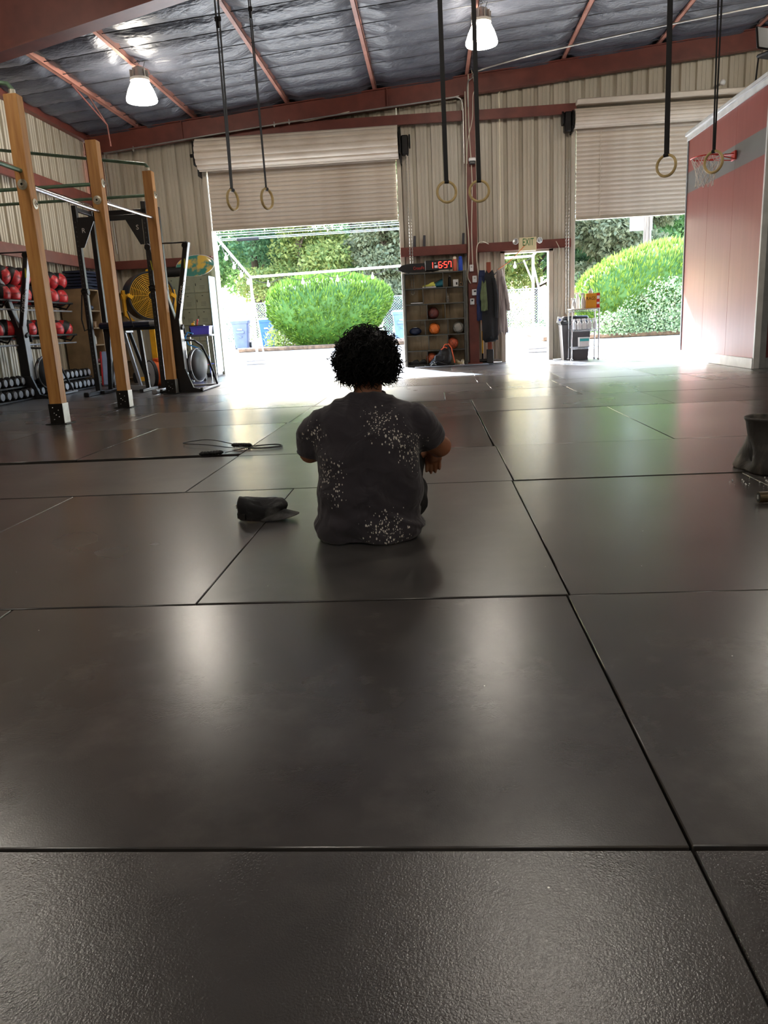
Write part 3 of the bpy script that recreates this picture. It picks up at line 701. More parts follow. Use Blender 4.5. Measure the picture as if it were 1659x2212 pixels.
def bulbs(a, b, k):
    a, b = Vector(a), Vector(b); pts = []
    for i in range(k):
        pts += sag(a.lerp(b, i / k), a.lerp(b, (i + 1) / k), 6, .16)[:-1]
    pts.append(tuple(b)); m = MB(); m.tube([L0(p) for p in pts], .009, 5); m.build('cable', DARKM, sw)
    for i in range(k):
        p = a.lerp(b, (i + .5) / k) + Vector((0, 0, -.17)); m = MB()
        m.lathe([(.006, .08), (.014, .07), (.016, .03), (.02, .01), (.042, -.025), (.046, -.055), (.035, -.085), (.014, -.098), (.003, -.1)], 12, L0(p)); m.build('bulb', BULB, sw)
bulbs((-4.78, 17.6, 3.04), (-5.0, 22, 2.34), 5); bulbs((-5.0, 22, 2.34), (2.75, 22, 2.48), 8)
# weights at the frame feet
PAV = M('grey_paver', C(118, 116, 118), .8, var=.2)
def weights(label, x, y, k, rz_):
    for i in range(k):
        m = MB(); m.box((0, 0, .05), (.56, .3, .1), b=.02); o = m.build('paver', PAV, None, (x + random.uniform(-.02, .02), y, ground_z(y) + i * .102), (0, 0, rz_ + random.uniform(-.06, .06)))
        tag(o, label[i], 'paver', 'pavers weighing down the frame')
weights(['lower grey paver at the foot of the left frame post', 'upper grey paver at the foot of the left frame post'], -4.95, 21.6, 2, .05)
weights(['lower grey paver seen through the exit door', 'upper grey paver seen through the exit door'], 2.75, 21.0, 2, -.05)
# utility pole, sign, wires
up = thing('utility_pole', 'weathered wooden utility pole behind the windswept hedge', 'pole', (8.75, 33.5, ground_z(33.5)))
m = MB(); m.lathe([(.15, 0), (.13, 8.5)], 12); m.build('pole', M('pole_wood', C(120, 104, 92), .9, var=.3, stretch=(4, 4, .3)), up)
m = MB(); m.box((-.2, .17, 4.48), (.9, .03, 1.3), b=.01); m.build('sign_board', WHTT, up)
m = MB(); m.cyl((.1, -.16, .2), (.1, -.16, 8), .03, 8); m.build('conduit', GALV, up)
for i, (z, s_) in enumerate([(5.32, .12), (5.18, .1), (5.05, .14), (4.92, .1), (5.5, .12)]):
    m = MB(); pts = [(-22 + 46 * k / 20, 36.5 - i * .25, z + .3 * (k / 20) - s_ * math.sin(PI * k / 20)) for k in range(21)]; m.tube(pts, .02, 5)
    tag(m.build('overhead_wire', GALV), ['topmost but one overhead cable across the trees', 'middle overhead cable across the trees', 'second lowest overhead cable across the trees', 'lowest overhead cable across the trees', 'topmost overhead cable across the trees'][i], 'cable', 'overhead cables')
m = MB(); m.lathe([(.05, -.5), (.07, -.48), (.07, .48), (.05, .5)], 10, (-8.1, 35.75, 4.93), (1, 0, .0)); tag(m.build('cable_splice', DARKM), 'thick dark splice case on the lowest overhead cable', 'splice case')
# ------------------------------------------------------------------ equipment materials
WOOD = M('fir_post', C(200, 146, 80), .55, col2=C(166, 110, 54), vscale=3.0, stretch=(9, 9, .8), lo=.3, hi=.72, bump=.15, bscale=12, bdist=.005)
BLK = M('black_powder', C(22, 22, 24), .38, var=.2)
BLKR = M('black_rubber', C(18, 18, 19), .55, var=.25)
SILV = M('silver_paint', C(150, 152, 156), .35, .4, var=.08)
CHROME = M('chrome', C(200, 202, 205), .22, .95)
GRNP = M('green_pipe', C(104, 132, 108), .4, .3, var=.2, vscale=8)
NAVY = M('navy_vinyl', C(20, 28, 52), .35, var=.2)
REDV = M('red_vinyl', C(196, 40, 44), .38, var=.15, vscale=12)
GREYI = M('grey_iron', C(138, 140, 146), .45, .4, var=.2, vscale=20)
PLY = M('plywood', C(150, 124, 88), .6, col2=C(112, 88, 58), vscale=3, stretch=(3, 3, .7), lo=.35, hi=.75)
TAN = M('tan_board', C(140, 116, 84), .6, var=.2, vscale=4)
YEL = M('fan_yellow', C(224, 168, 30), .4, var=.12)
ORG = M('blower_orange', C(226, 104, 42), .42, var=.1)
WHT = M('white_plastic', C(222, 222, 220), .4, var=.05)
BLUE = M('blue_plastic', C(38, 80, 190), .4, var=.1)
LOCK = M('locker_grey_green', C(142, 148, 128), .42, .2, var=.1, vscale=3)
REDT = M('red_print', C(206, 52, 40), .5); BLKT = M('black_print', C(20, 18, 18), .5); WHTP = M('white_print', C(225, 225, 222), .5)

# ------------------------------------------------------------------ timber pull-up rig
rig = thing('pull_up_rig', 'pull-up rig of tan timber posts and steel pipe bars at left', 'pull-up rig', (-4.09, 8.17, 0))
PO = Vector((-4.09, 8.17, 0)); posts = [(-4.09, 8.17, 3.27), (-4.02, 9.83, 3.2), (-4.09, 11.9, 3.23)]; PW = .135
FLG = M('steel_flange', C(190, 184, 166), .4, .6)
for i, (x, y, h) in enumerate(posts):
    x -= PO.x; y -= PO.y; m = MB(); m.box((x, y, h / 2 + .01), (PW, PW, h - .02), b=.006); p = m.build('timber_post', WOOD, rig)
    m = MB(); m.box((x, y - PW / 2 - .004, .11), (PW + .02, .008, .22)); m.box((x - PW / 2 - .004, y, .11), (.008, PW + .02, .22)); m.build('base_bracket', DARKM, p)
    m = MB(); m.box((x + PW / 2 + .004, y, .11), (.008, PW + .01, .22)); m.build('base_bracket', GALV, p)
    m = MB()
    for bx, bz in ((-.03, .05), (.03, .08), (-.02, .12), (.03, .15), (-.03, .18), (.0, .1)): m.sphere((x + bx, y - PW / 2 - .01, bz), .008, 8, 6)
    m.build('bolt', CHROME, p)
    m = MB(); m.box((x, y, .004), (PW + .1, PW + .1, .008)); m.build('base_plate', DARKM, p)
def flange(c, axis):
    m = MB(); c = Vector(c) - PO; m.lathe([(.052, 0), (.052, .006), (.03, .012), (.026, .02), (.014, .021)], 16, c, axis); f = m.build('pipe_flange', FLG, rig)
    m = MB(); m.lathe([(.013, .019), (.013, .0225)], 10, c, axis); m.build('pipe_end', DARKM, f)
def pipe(a, b, mat=GRNP, r=.0215):
    m = MB(); m.cyl(Vector(a) - PO, Vector(b) - PO, r, 12); m.build('pull_up_bar', mat, rig)
h2 = PW / 2
# bars between neighbouring posts
pipe((-4.09, 8.17 + h2, 2.43), (-4.02, 9.83 - h2, 2.39), CHROME); pipe((-4.02, 9.83 + h2, 2.52), (-4.08, 11.9 - h2, 2.585), CHROME)
pipe((-4.13, 5.9, 2.56), (-4.09, 8.17 - h2, 2.56))
# bars running left to the second row of posts
for (y, z, xr) in ((9.83, 2.715, -4.02), (11.9, 2.905, -4.09)): pipe((-6.78, y, z), (xr - h2, y, z), GRNP)
for i, (y, h) in enumerate(((5.9, 3.2),)):
    m = MB(); xx = -4.13; m.box((xx - PO.x, y - PO.y, h / 2), (PW, PW, h), b=.006); m.build('timber_post', WOOD, rig)
flange((-4.09, 8.17 - h2, 2.43), (0, -1, 0)); flange((-4.02, 9.83 - h2, 2.52), (0, -1, 0)); flange((-4.09 + h2, 8.17, 2.25), (1, 0, 0)); flange((-4.02 + h2, 9.83, 2.72), (1, 0, 0)); flange((-4.09 + h2, 11.9, 2.905), (1, 0, 0))
# top pipes with elbows
def bent(pts, mat=GRNP): m = MB(); m.tube([Vector(p) - PO for p in pts], .022, 10); m.build('pull_up_bar', mat, rig)
bent([(-4.09, 11.9, 3.22), (-4.09, 11.9, 3.29), (-4.12, 11.9, 3.33), (-4.18, 11.9, 3.34), (-6.78, 11.9, 3.73)])
bent([(-4.09, 8.17, 3.26), (-4.09, 8.17, 3.33), (-4.12, 8.15, 3.37), (-4.18, 8.12, 3.375), (-6.78, 8.17, 3.4)])
for (x, y, h) in (posts[0], posts[2]): m = MB(); m.lathe([(.05, 0), (.05, .008), (.03, .014), (.03, .05)], 14, (x - PO.x, y - PO.y, h)); m.build('pipe_flange', FLG, rig)

# ------------------------------------------------------------------ gymnastic rings
RINGW = M('ring_wood', C(196, 170, 116), .45, var=.15, vscale=10); WEB = M('black_webbing', C(16, 16, 18), .7, var=.2)
def ring(label, x, y, zc, yaw, ztop, wid, dtop=0., two=False):
    t = thing('gymnastic_ring', label, 'gymnastic ring', (x, y, zc)); r = .1035
    m = MB(); m.tube([(r * math.cos(a) * math.cos(yaw), r * math.cos(a) * math.sin(yaw), r * math.sin(a)) for a in [2 * PI * i / 36 for i in range(36)]], .0145, 10, closed=True); m.build('ring', RINGW, t)
    top = ztop - zc; ax = Vector((math.cos(yaw), math.sin(yaw), 0)); ud = Vector((-math.sin(yaw), math.cos(yaw), 0))
    for s_ in (-1, 1):
        off = ax * (wid * .75 * s_ if two else .0) + ud * (.004 + .006 * s_)
        m = MB(); m.bar(Vector((0, 0, r - .017)) + off * .3, Vector((0, 0, top)) + off + Vector((dtop, 0, 0)), wid if not two else wid * .55, .003, up=ud); m.build('strap', WEB, t)
    m = MB(); m.tube([(ud * .018 * math.cos(a) + Vector((0, 0, r + .018 * math.sin(a)))) for a in [2 * PI * i / 10 for i in range(10)]], wid * .45, 6, closed=True, sx=.12 if 0 else 1) if 0 else m.lathe([(.019, -wid / 2), (.019, wid / 2)], 12, Vector((0, 0, r)), ax); m.build('strap_loop', WEB, t)
    m = MB(); m.box(ax * 0 + Vector((dtop * .8, -.012, top * .86)), (wid * 1.25, .02, .05), b=.006); m.box(Vector((dtop * .8, -.014, top * .86 - .05)), (wid * .5, .03, .08), b=.006); m.build('buckle', DARKM, t)
    return t
ring('wooden ring on doubled strap in front of the left roller door, nearer the lockers', -2.145, 8.9, 2.284, R(70), 4.34, .055, .02, True)
ring('wooden ring on thin strap in front of the left roller door, farther from the lockers', -1.764, 8.9, 2.271, R(66), 4.42, .034, -.02, True)
ring('wooden ring hanging just left of the red central column', .195, 8.9, 2.226, R(12), 4.9, .047, -.02)
ring('wooden ring hanging in front of the red central column', .543, 8.9, 2.215, R(-5), 4.95, .047, -.03)
ring('wooden ring hanging in front of the right roller door curtain', 2.503, 8.9, 2.349, R(-42), 5.2, .055, -.03)
ring('wooden ring hanging in front of the basketball hoop', 2.986, 8.9, 2.355, R(-52), 5.2, .034, -.02, True)
# dangling strap tail above the right pair of rings
m = MB(); m.tube([(2.56, 8.9, 4.95), (2.62, 8.9, 4.8), (2.6, 8.89, 4.62), (2.68, 8.9, 4.5), (2.66, 8.9, 4.42)], .016, 6, sx=.3); tag(m.build('strap_tail', WEB), 'loose black strap tail dangling above the right pair of rings', 'strap')

# ------------------------------------------------------------------ ski ergometers
CONC2 = text_mesh('erg_text', 'CONCEPT 2', .075, .0006, WHTP, fit=.36)
def erg(label, x, y, rz_):
    t = thing('ski_ergometer', label, 'ski machine', (x, y, 0), rz_)
    m = MB(); m.loft([[(-.075, 0, .05), (.075, 0, .05), (.075, .16, .05), (-.075, .16, .05)], [(-.06, 0, 1.12), (.06, 0, 1.12), (.06, .14, 1.12), (-.06, .14, 1.12)]]); m.build('column', BLK, t, angle=20)
    m = MB(); m.loft([[(.077, .0, .3), (.083, .0, .3), (.083, .19, .3), (.077, .19, .3)], [(.062, .0, 1.14), (.07, .0, 1.14), (.07, .16, 1.14), (.062, .16, 1.14)]]); m.build('side_cover', SILV, t, angle=20)
    for s_ in (-1, 1):
        a0, a1 = Vector((s_ * .03, .07, 1.08)), Vector((s_ * .3, .04, 2.24)); m = MB(); m.bar(a0, a1, .06, .13, up=(0, 1, 0), b=.006); ar = m.build('upper_arm', BLK, t)
        off = Vector((.034 if s_ > 0 else -.034, 0, 0)); m = MB(); m.bar(a0 + Vector((.036, 0, .03)), a1 + Vector((.036, 0, 0)), .012, .12, up=(0, 1, 0), b=.003); cv = m.build('arm_cover', SILV, ar)
        d = (a1 - a0).normalized()
        if s_ > 0:
            yv = Vector((0, 1, 0)).cross(d) ; zv = d.cross(Vector((0, 1, 0)))
            f = obj('lettering', CONC2, ar); nrm = Vector((0, -1, 0)); up_ = nrm.cross(d)
            mat = Matrix((d, up_, nrm)).transposed().to_4x4(); f.matrix_local = Matrix.Translation(a0.lerp(a1, .38) + Vector((.03, -.066, 0))) @ mat
        m = MB(); m.cyl((s_ * .285, -.03, 2.19), (s_ * .285, .11, 2.19), .045, 14); m.build('pulley', DARKM, t)
        m = MB(); m.cyl((s_ * .26, -.01, 2.0), (s_ * .245, -.01, 1.86), .012, 8); m.tube([(s_ * .285, 0, 2.19), (s_ * .26, -.01, 2.0)], .006, 5); m.build('handle', M('erg_handle', C(196, 190, 60), .4) if 'erg_handle' not in MATS else MATS['erg_handle'], t)
    m = MB(); m.cyl((-.3, .06, 2.245), (.3, .06, 2.245), .012, 8); m.build('top_crossbar', BLK, t)
    # flywheel housing
    m = MB(); m.lathe([(.05, -.085), (.2, -.08), (.255, -.04), (.262, 0), (.255, .04), (.2, .075), (.05, .08)], 32, (.17, .42, .40), (1, -.25, 0)); fw = m.build('flywheel_housing', BLK, t)
    m = MB(); m.lathe([(.264, -.012), (.27, -.008), (.27, .03), (.262, .034)], 32, (.17, .42, .40), (1, -.25, 0)); m.build('flywheel_rim', CHROME, fw)
    m = MB(); m.box((.155, .21, .42), (.05, .006, .07), rotm('Z', R(-14))); m.build('sticker', WHTP, fw)
    # feet: gusset plate, wheels, side rails, curved brace
    m = MB(); m.prism([(-.3, .0), (.3, .0), (.3, .04), (.19, .07), (.09, .36), (-.09, .36), (-.19, .07), (-.3, .04)], -.02, .03, 'xz'); m.build('foot_plate', BLK, t)
    for s_ in (-1, 1):
        m = MB(); m.cyl((s_ * .3, -.02, .032), (s_ * .34, -.02, .032), .032, 12); m.build('foot_wheel', BLKR, t)
        m = MB(); m.bar((s_ * .31, 0, .025), (s_ * .31, 1.2, .025), .05, .03, b=.005); m.build('side_rail', SILV, t)
    m = MB(); m.bar((-.31, 1.2, .025), (.31, 1.2, .025), .06, .035, b=.005); m.build('rear_foot', SILV, t)
    m = MB(); c = []
    pr = [(-.31, 1.05, .05), (-.3, .72, .45), (-.27, .5, .7), (-.2, .3, .79), (-.05, .2, .8), (.06, .2, .8), (.18, .3, .79), (.25, .5, .7), (.29, .72, .45), (.31, 1.05, .05)]
    m.tube(pr, .018, 10); m.build('curved_brace', BLK, t)
    m = MB(); m.box((0, .09, 1.0), (.2, .1, .05), rotm('X', .4)); m.box((.0, .28, .95), (.14, .03, .12), rotm('X', .3), b=.01); m.build('monitor', BLKR, t)
    return t
erg('black ski machine at the far left, in front of the medicine ball rack', -6.5, 12.05, R(4)); erg('black ski machine beside the roller doorway, in front of the lockers', -3.98, 12.03, R(2))

# ------------------------------------------------------------------ power rack, bench, stand
rk = thing('power_rack', 'tall black power rack with gusseted crossbar behind the timber posts', 'power rack', (-5.49, 12.4, 0))
RX = 1.1
for i, x in enumerate((0, RX)):
    m = MB(); m.box((x, 0, 1.46), (.075, .075, 2.9), b=.005)
    up_ = m.build('upright', BLK, rk)
    m = MB()
    for k in range(34): m.cyl((x, -.0385, .35 + k * .07), (x, -.0372, .35 + k * .07), .011, 8)
    m.build('hole_row', M('hole_grey', C(70, 70, 72), .6) if 'hole_grey' not in MATS else MATS['hole_grey'], up_)  # flat grey discs, paler than the upright, stand for its holes
    s_ = 1 if i == 0 else -1
    m = MB(); m.prism([(x + s_ * .04, 2.66), (x + s_ * .3, 2.66), (x + s_ * .1, 2.28), (x + s_ * .04, 2.28)], -.046, -.036, 'xz'); g = m.build('gusset', BLK, rk)
    obj('lettering', text_mesh('gusset_text', 'R' if i == 0 else 'S', .1, .001, WHTP), g, (x + s_ * .12, -.048, 2.53), (PI / 2, 0, 0))
    m = MB(); m.bar((x, -.45, .035), (x, .65, .035), .075, .06, b=.006); m.box((x, -.46, .035), (.08, .05, .07), b=.008); m.build('foot', SILV if i else BLK, rk)
    m = MB(); m.box((x, .6, 1.46), (.075, .075, 2.9), b=.005); m.build('upright', BLK, rk)
m = MB(); m.box((RX / 2, 0, 2.695), (RX, .06, .075), b=.006); m.build('crossbar', BLK, rk)
m = MB(); m.box((RX / 2, .6, 2.86), (RX, .06, .075), b=.006); m.build('crossbar', BLK, rk)
for x in (0, RX): m = MB(); m.bar((x, .04, 2.86), (x, .57, 2.86), .06, .06, b=.005); m.build('side_brace', BLK, rk)
for z in (1.62,): 
    for x in (0, RX): m = MB(); m.cyl((x - .05, 0, z), (x + .05, 0, z), .05, 12); m.tube([(x + .05 * math.cos(a), -.05, z + .05 * math.sin(a)) for a in [PI * k / 6 for k in range(7)]], .008, 5); m.build('band_wrap', BLKR, rk)
rb = MB(); rb.tube([(.03, -.06, 1.6), (.05, -.1, 1.3), (.02, -.1, 1.05), (-.06, -.09, 1.02), (-.09, -.08, 1.2), (-.04, -.06, 1.58)], .012, 6); tag(rb.build('resistance_band', BLKR, None, (-5.49, 12.4, 0)), 'dark resistance band looped on the left upright of the power rack', 'band')
# padded bench
bn = thing('padded_bench', 'tall bench with a navy pad on black legs inside the power rack', 'bench', (-4.95, 12.75, 0))
m = MB(); m.box((0, 0, 1.09), (1.0, .32, .1), b=.03); m.build('pad', NAVY, bn)
m = MB(); m.box((0, 0, 1.02), (.95, .07, .05)); m.build('pad_frame', BLK, bn)
m = MB(); m.box((.42, -.12, 1.09), (.17, .1, .09), b=.03); m.build('end_pad', SILV, bn)
for x, dx in ((-.4, -.08), (.12, .05)):
    m = MB(); m.bar((x, 0, 1.0), (x + dx, -.02, .05), .065, .065, up=(0, 1, 0), b=.005); m.build('leg', BLK, bn)
    m = MB(); m.bar((x + dx, -.35, .03), (x + dx, .35, .03), .065, .05, b=.005); m.build('foot', BLK, bn)
m = MB(); m.bar((-.4, 0, .1), (.15, 0, .06), .06, .05); m.build('spine', SILV, bn)
m = MB(); m.tube([(.0, -.1, 1.3), (.05, -.14, 1.18), (.1, -.16, 1.05), (.02, -.16, 1.0)], .012, 6); m.build('adjust_lever', BLK, bn)
st = thing('a_frame_stand', 'silver and black A-frame stand under the navy bench', 'stand', (-5.25, 13.15, 0))
for s_ in (-1, 1):
    for y in (-.2, .2):
        m = MB(); m.bar((s_ * .05, y * .6, .98), (s_ * .27, y, .03), .05, .05, up=(0, 1, 0), b=.004); m.build('leg', SILV if y < 0 else BLK, st)
m = MB(); m.box((0, 0, .99), (.2, .34, .05), b=.006); m.build('top_bar', SILV, st)
m = MB(); m.bar((-.27, -.2, .03), (.3, -.2, .03), .06, .05, b=.005); m.build('foot_bar', SILV, st)

# ------------------------------------------------------------------ drum fan (yellow)
fan = thing('drum_fan', 'large black drum fan with yellow grille on a yellow stand', 'fan', (-5.42, 15.0, 0), 0)
fd = Vector((.62, -.78, .0)).normalized(); fc = Vector((.06, 0, 1.64)); qf = Vector((0, 0, 1)).rotation_difference(fd).to_matrix()
m = MB(); m.lathe([(.40, -.42), (.44, -.40), (.445, -.05), (.45, 0), (.455, .02), (.44, .025), (.42, .02), (.42, -.3), (.05, -.38)], 36, fc, fd); m.build('drum', BLK, fan)
GRL = M('grille_gold', C(206, 160, 50), .45, .2, var=.1); m = MB()
for k in range(13): r = .05 + .03 * k; m.tube([fc + qf @ Vector((r * math.cos(a), r * math.sin(a), .03 - .02 * (r / .42) ** 2)) for a in [2 * PI * i / 32 for i in range(32)]], .0075, 4, closed=True)
for k in range(16):
    a = k * PI / 8; m.tube([fc + qf @ Vector((.04 * math.cos(a), .04 * math.sin(a), .03)), fc + qf @ Vector((.425 * math.cos(a + .25), .425 * math.sin(a + .25), .012))], .005, 4)
m.build('grille', GRL, fan)
for k in range(4):
    m = MB(); a = k * PI / 2 + .3; pts = []
    for t in range(5):
        r = .06 + .34 * t / 4; pts.append((r, a))
    vs = [];
    for (r, a_) in pts: vs += [fc + qf @ Vector((r * math.cos(a_ - .28), r * math.sin(a_ - .28), -.1)), fc + qf @ Vector((r * math.cos(a_ + .28), r * math.sin(a_ + .28), -.18))]
    m.add(vs, [(2 * i, 2 * i + 1, 2 * i + 3, 2 * i + 2) for i in range(4)]); m.build('blade', DARKM, fan)
m = MB(); m.lathe([(.07, -.2), (.07, .02), (.05, .04), (.01, .042)], 18, fc, fd); m.build('hub', DARKM, fan)
rt = fd.cross(Vector((0, 0, 1))).normalized()
for s_ in (-1, 1):
    m = MB(); b0 = fc + rt * s_ * .49 - fd * .15; m.bar(b0 + Vector((0, 0, .12)), b0 + Vector((0, 0, -.35)), .05, .1, up=tuple(fd)); m.bar(b0 + Vector((0, 0, -.33)), fc + rt * s_ * .2 + Vector((0, 0, -.62)) - fd * .15, .05, .1, up=tuple(fd)); m.cyl(b0 - rt * s_ * .06, b0 + rt * s_ * .04, .05, 12); m.build('yoke_arm', YEL, fan)
    m = MB(); m.box(fc + rt * s_ * .42 - fd * .0, (.1, .06, .12), qf); m.build('clamp', YEL, fan)
m = MB(); m.box(fc + Vector((0, 0, .45)) - fd * .02, (.08, .08, .08), b=.01); m.build('clamp', YEL, fan)
m = MB(); m.bar(fc - fd * .15 + Vector((0, 0, -.6)), fc - fd * .15 + Vector((0, 0, -1.5)), .11, .11, up=(0, 1, 0), b=.006); m.build('mast', YEL, fan)
m = MB(); m.bar(fc - fd * .15 + rt * .4 + Vector((0, 0, -1.55)), fc - fd * .15 - rt * .4 + Vector((0, 0, -1.55)), .1, .08); m.bar(fc - fd * .5 + Vector((0, 0, -1.55)), fc + fd * .3 + Vector((0, 0, -1.55)), .1, .08); m.build('base', YEL, fan)
for s_ in (-1, 1): m = MB(); c_ = fc - fd * .15 + rt * s_ * .42 + Vector((0, 0, -1.52)); m.cyl(c_, c_ + rt * s_ * .05, .1, 16); m.build('wheel', BLKR, fan)
# ------------------------------------------------------------------ orange blower
bl = thing('drum_blower', 'orange cylindrical blower with a white round face lying on the floor', 'blower', (-4.93, 13.45, 0)); bd = Vector((-.745, -.666, 0)).normalized(); bc = Vector((0, 0, .29))
m = MB(); m.lathe([(.2, -.46), (.25, -.44), (.262, -.2), (.265, 0), (.26, .05)], 28, bc, bd); m.build('body', ORG, bl)
m = MB(); m.lathe([(.27, .0), (.285, .01), (.285, .07), (.262, .075)], 28, bc, bd, cap=False); m.build('rim', BLKR, bl)
m = MB(); m.lathe([(.258, .07), (.256, .079), (.06, .088), (.02, .089)], 28, bc, bd); m.build('face_disc', WHT, bl)
m = MB(); m.cyl(bc + bd * .07, bc + bd * .16, .03, 12); m.build('axle_knob', BLKR, bl)
m = MB(); m.box(bc + Vector((0, 0, .28)) - bd * .2, (.3, .22, .08), rotm('Z', .7), b=.02); m.tube([bc + Vector((.1, .1, .3)), bc + Vector((.12, .12, .4)), bc + Vector((.3, .28, .4)), bc + Vector((.33, .3, .3))], .014, 6); m.build('handle', ORG, bl)
for s_ in (-1, 1): m = MB(); m.bar(bc + Vector((-bd.y, bd.x, 0)) * s_ * .18 + Vector((0, 0, -.27)) + bd * .02, bc + Vector((-bd.y, bd.x, 0)) * s_ * .18 + Vector((0, 0, -.27)) - bd * .42, .05, .04); m.build('skid', BLKR, bl)
m = MB(); m.box((.12, -.05, .31), (.1, .004, .1), rotm('Z', .75)); m.build('label', WHTP, bl); bl.scale = (.84, .84, .84)
# ------------------------------------------------------------------ medicine ball rack and balls
br = thing('ball_rack', 'two-tier black rail rack for medicine balls along the left wall', 'rack', (-6.72, 12.4, 0))
for z, xx in ((1.5, .0), (.95, .0)):
    for x in (-.17, .17): m = MB(); m.cyl((x, -2.6, z + (.04 if x > 0 else 0)), (x, 1.75, z + (.04 if x > 0 else 0)), .02, 10); m.build('rail', BLK, br)
    m = MB(); m.cyl((.17, -2.6, z - .1), (.17, 1.7, z - .1), .014, 8); m.build('rail', SILV, br)
    for y in (-2.4, -.5, 1.65): m = MB(); m.tube([(-.2, y, z + .02), (.1, y, z - .06), (.19, y, z + .04)], .016, 8); m.build('bracket', BLK, br)
for y in (-2.4, -.5, 1.65): m = MB(); m.box((-.2, y, 1.0), (.05, .06, 2.0), b=.004); m.build('upright', BLK, br)
BR_ = .162
def ball_base():
    t = thing('medicine_ball', 'x', 'medicine ball', (0, 0, 0)); m = MB(); m.sphere((0, 0, 0), BR_, 24, 14); m.build('ball', BLKR, t)
    for k in range(3):
        a0 = k * 2 * PI / 3; m = MB(); vs = []; fs = []; nu, nv = 7, 10
        for i in range(nv + 1):
            la = -R(52) + R(104) * i / nv
            for j in range(nu + 1):
                lo_ = a0 + R(-46 + 92 * j / nu) * (1 - .25 * (i / nv)); rr = BR_ * (1.012 if 0 < i < nv and 0 < j < nu else .995)
                vs.append((rr * math.cos(la) * math.cos(lo_), rr * math.cos(la) * math.sin(lo_), rr * math.sin(la)))
        for i in range(nv):
            for j in range(nu): q = i * (nu + 1) + j; fs.append((q, q + 1, q + nu + 2, q + nu + 1))
        m.add(vs, fs); p = m.build('red_panel', REDV, t)
        tm = text_mesh('ball_text', 'DYNAMAX', .042, 0, BLKT, fit=.17)
        for v in tm.vertices: lo_ = a0 + v.co.x / BR_; la = v.co.y / BR_ + .15; rr = BR_ * 1.02; v.co = (rr * math.cos(la) * math.cos(lo_), rr * math.cos(la) * math.sin(lo_), rr * math.sin(la))
        obj('lettering', tm, p)
    return t
bb = ball_base(); first = True; rg = random.Random(4)
ORD = ['nearest', 'second', 'third', 'fourth', 'fifth', 'sixth', 'seventh', 'eighth', 'ninth', 'tenth', 'eleventh', 'twelfth']
for tier, (z, n, y0, x) in enumerate(((1.525 + BR_ - .04, 11, 10.75, -6.72), (1.525 + BR_ + .245, 11, 10.9, -6.76), (.975 + BR_ - .04, 11, 10.75, -6.72))):
    for k in range(n):
        y = y0 + k * .326 + rg.uniform(-.004, .004); e = (rg.uniform(-.5, .5), rg.uniform(-.35, .35), R(-20) + rg.uniform(-.5, .5)); p = (x + rg.uniform(-.008, .008), y, z)
        lb = 'red and black medicine ball, ' + ORD[k] + ' from camera, ' + ('upper tier front row', 'upper tier top row', 'lower tier')[tier]
        if first: bb.location = p; bb.rotation_euler = e; bb['label'] = lb; bb['group'] = 'medicine balls on the left rack'; first = False
        else: dup(bb, p, e, lb, 'medicine balls on the left rack')
# ------------------------------------------------------------------ dumbbells
dr = thing('dumbbell_rack', 'low two-tier black dumbbell rack at the foot of the left wall', 'rack', (-6.6, 12.5, 0))
for z, x in ((.03, .06), (.22, -.04)):
    m = MB(); m.box((x, 0, z - .01), (.3, 3.9, .03), b=.004); m.build('shelf', BLK, dr)
for y in (-1.9, 0, 1.9): m = MB(); m.bar((-.22, y, .0), (-.22, y, .32), .05, .05, up=(0, 1, 0)); m.build('upright', BLK, dr)
def dumb():
    t = thing('dumbbell', 'x', 'dumbbell', (0, 0, 0)); m = MB(); m.cyl((-.07, 0, 0), (.07, 0, 0), .016, 10); m.build('handle', CHROME, t)
    for s_ in (-1, 1):
        m = MB(); m.lathe([(.06, 0), (.075, .012), (.075, .075), (.06, .09)], 6, (s_ * .062, 0, 0), (s_, 0, 0)); h_ = m.build('head', BLKR, t, angle=20)
        m = MB(); m.lathe([(.057, .0895), (.055, .094), (.01, .0945)], 12, (s_ * .062, 0, 0), (s_, 0, 0)); m.build('end_plate', GREYI, h_)
    return t
db = dumb(); first = True
for tier, (z, x, n, y0) in enumerate(((.045 + .068, -6.53, 22, 10.75), (.225 + .072, -6.64, 22, 10.72))):
    for k in range(n):
        y = y0 + k * .172; p = (x, y, z); e = (R(rg.uniform(-6, 6)), 0, R(rg.uniform(-4, 4))); lb = 'grey-ended hex dumbbell on the ' + ('bottom' if tier == 0 else 'upper') + ' shelf, ' + (ORD + ['thirteenth', 'fourteenth', 'fifteenth', 'sixteenth', 'seventeenth', 'eighteenth', 'nineteenth', 'twentieth', 'twenty-first', 'twenty-second'])[k] + ' from the camera'
        if first: db.location = p; db.rotation_euler = e; db['label'] = lb; db['group'] = 'dumbbells along the left wall'; first = False
        else: dup(db, p, e, lb, 'dumbbells along the left wall')
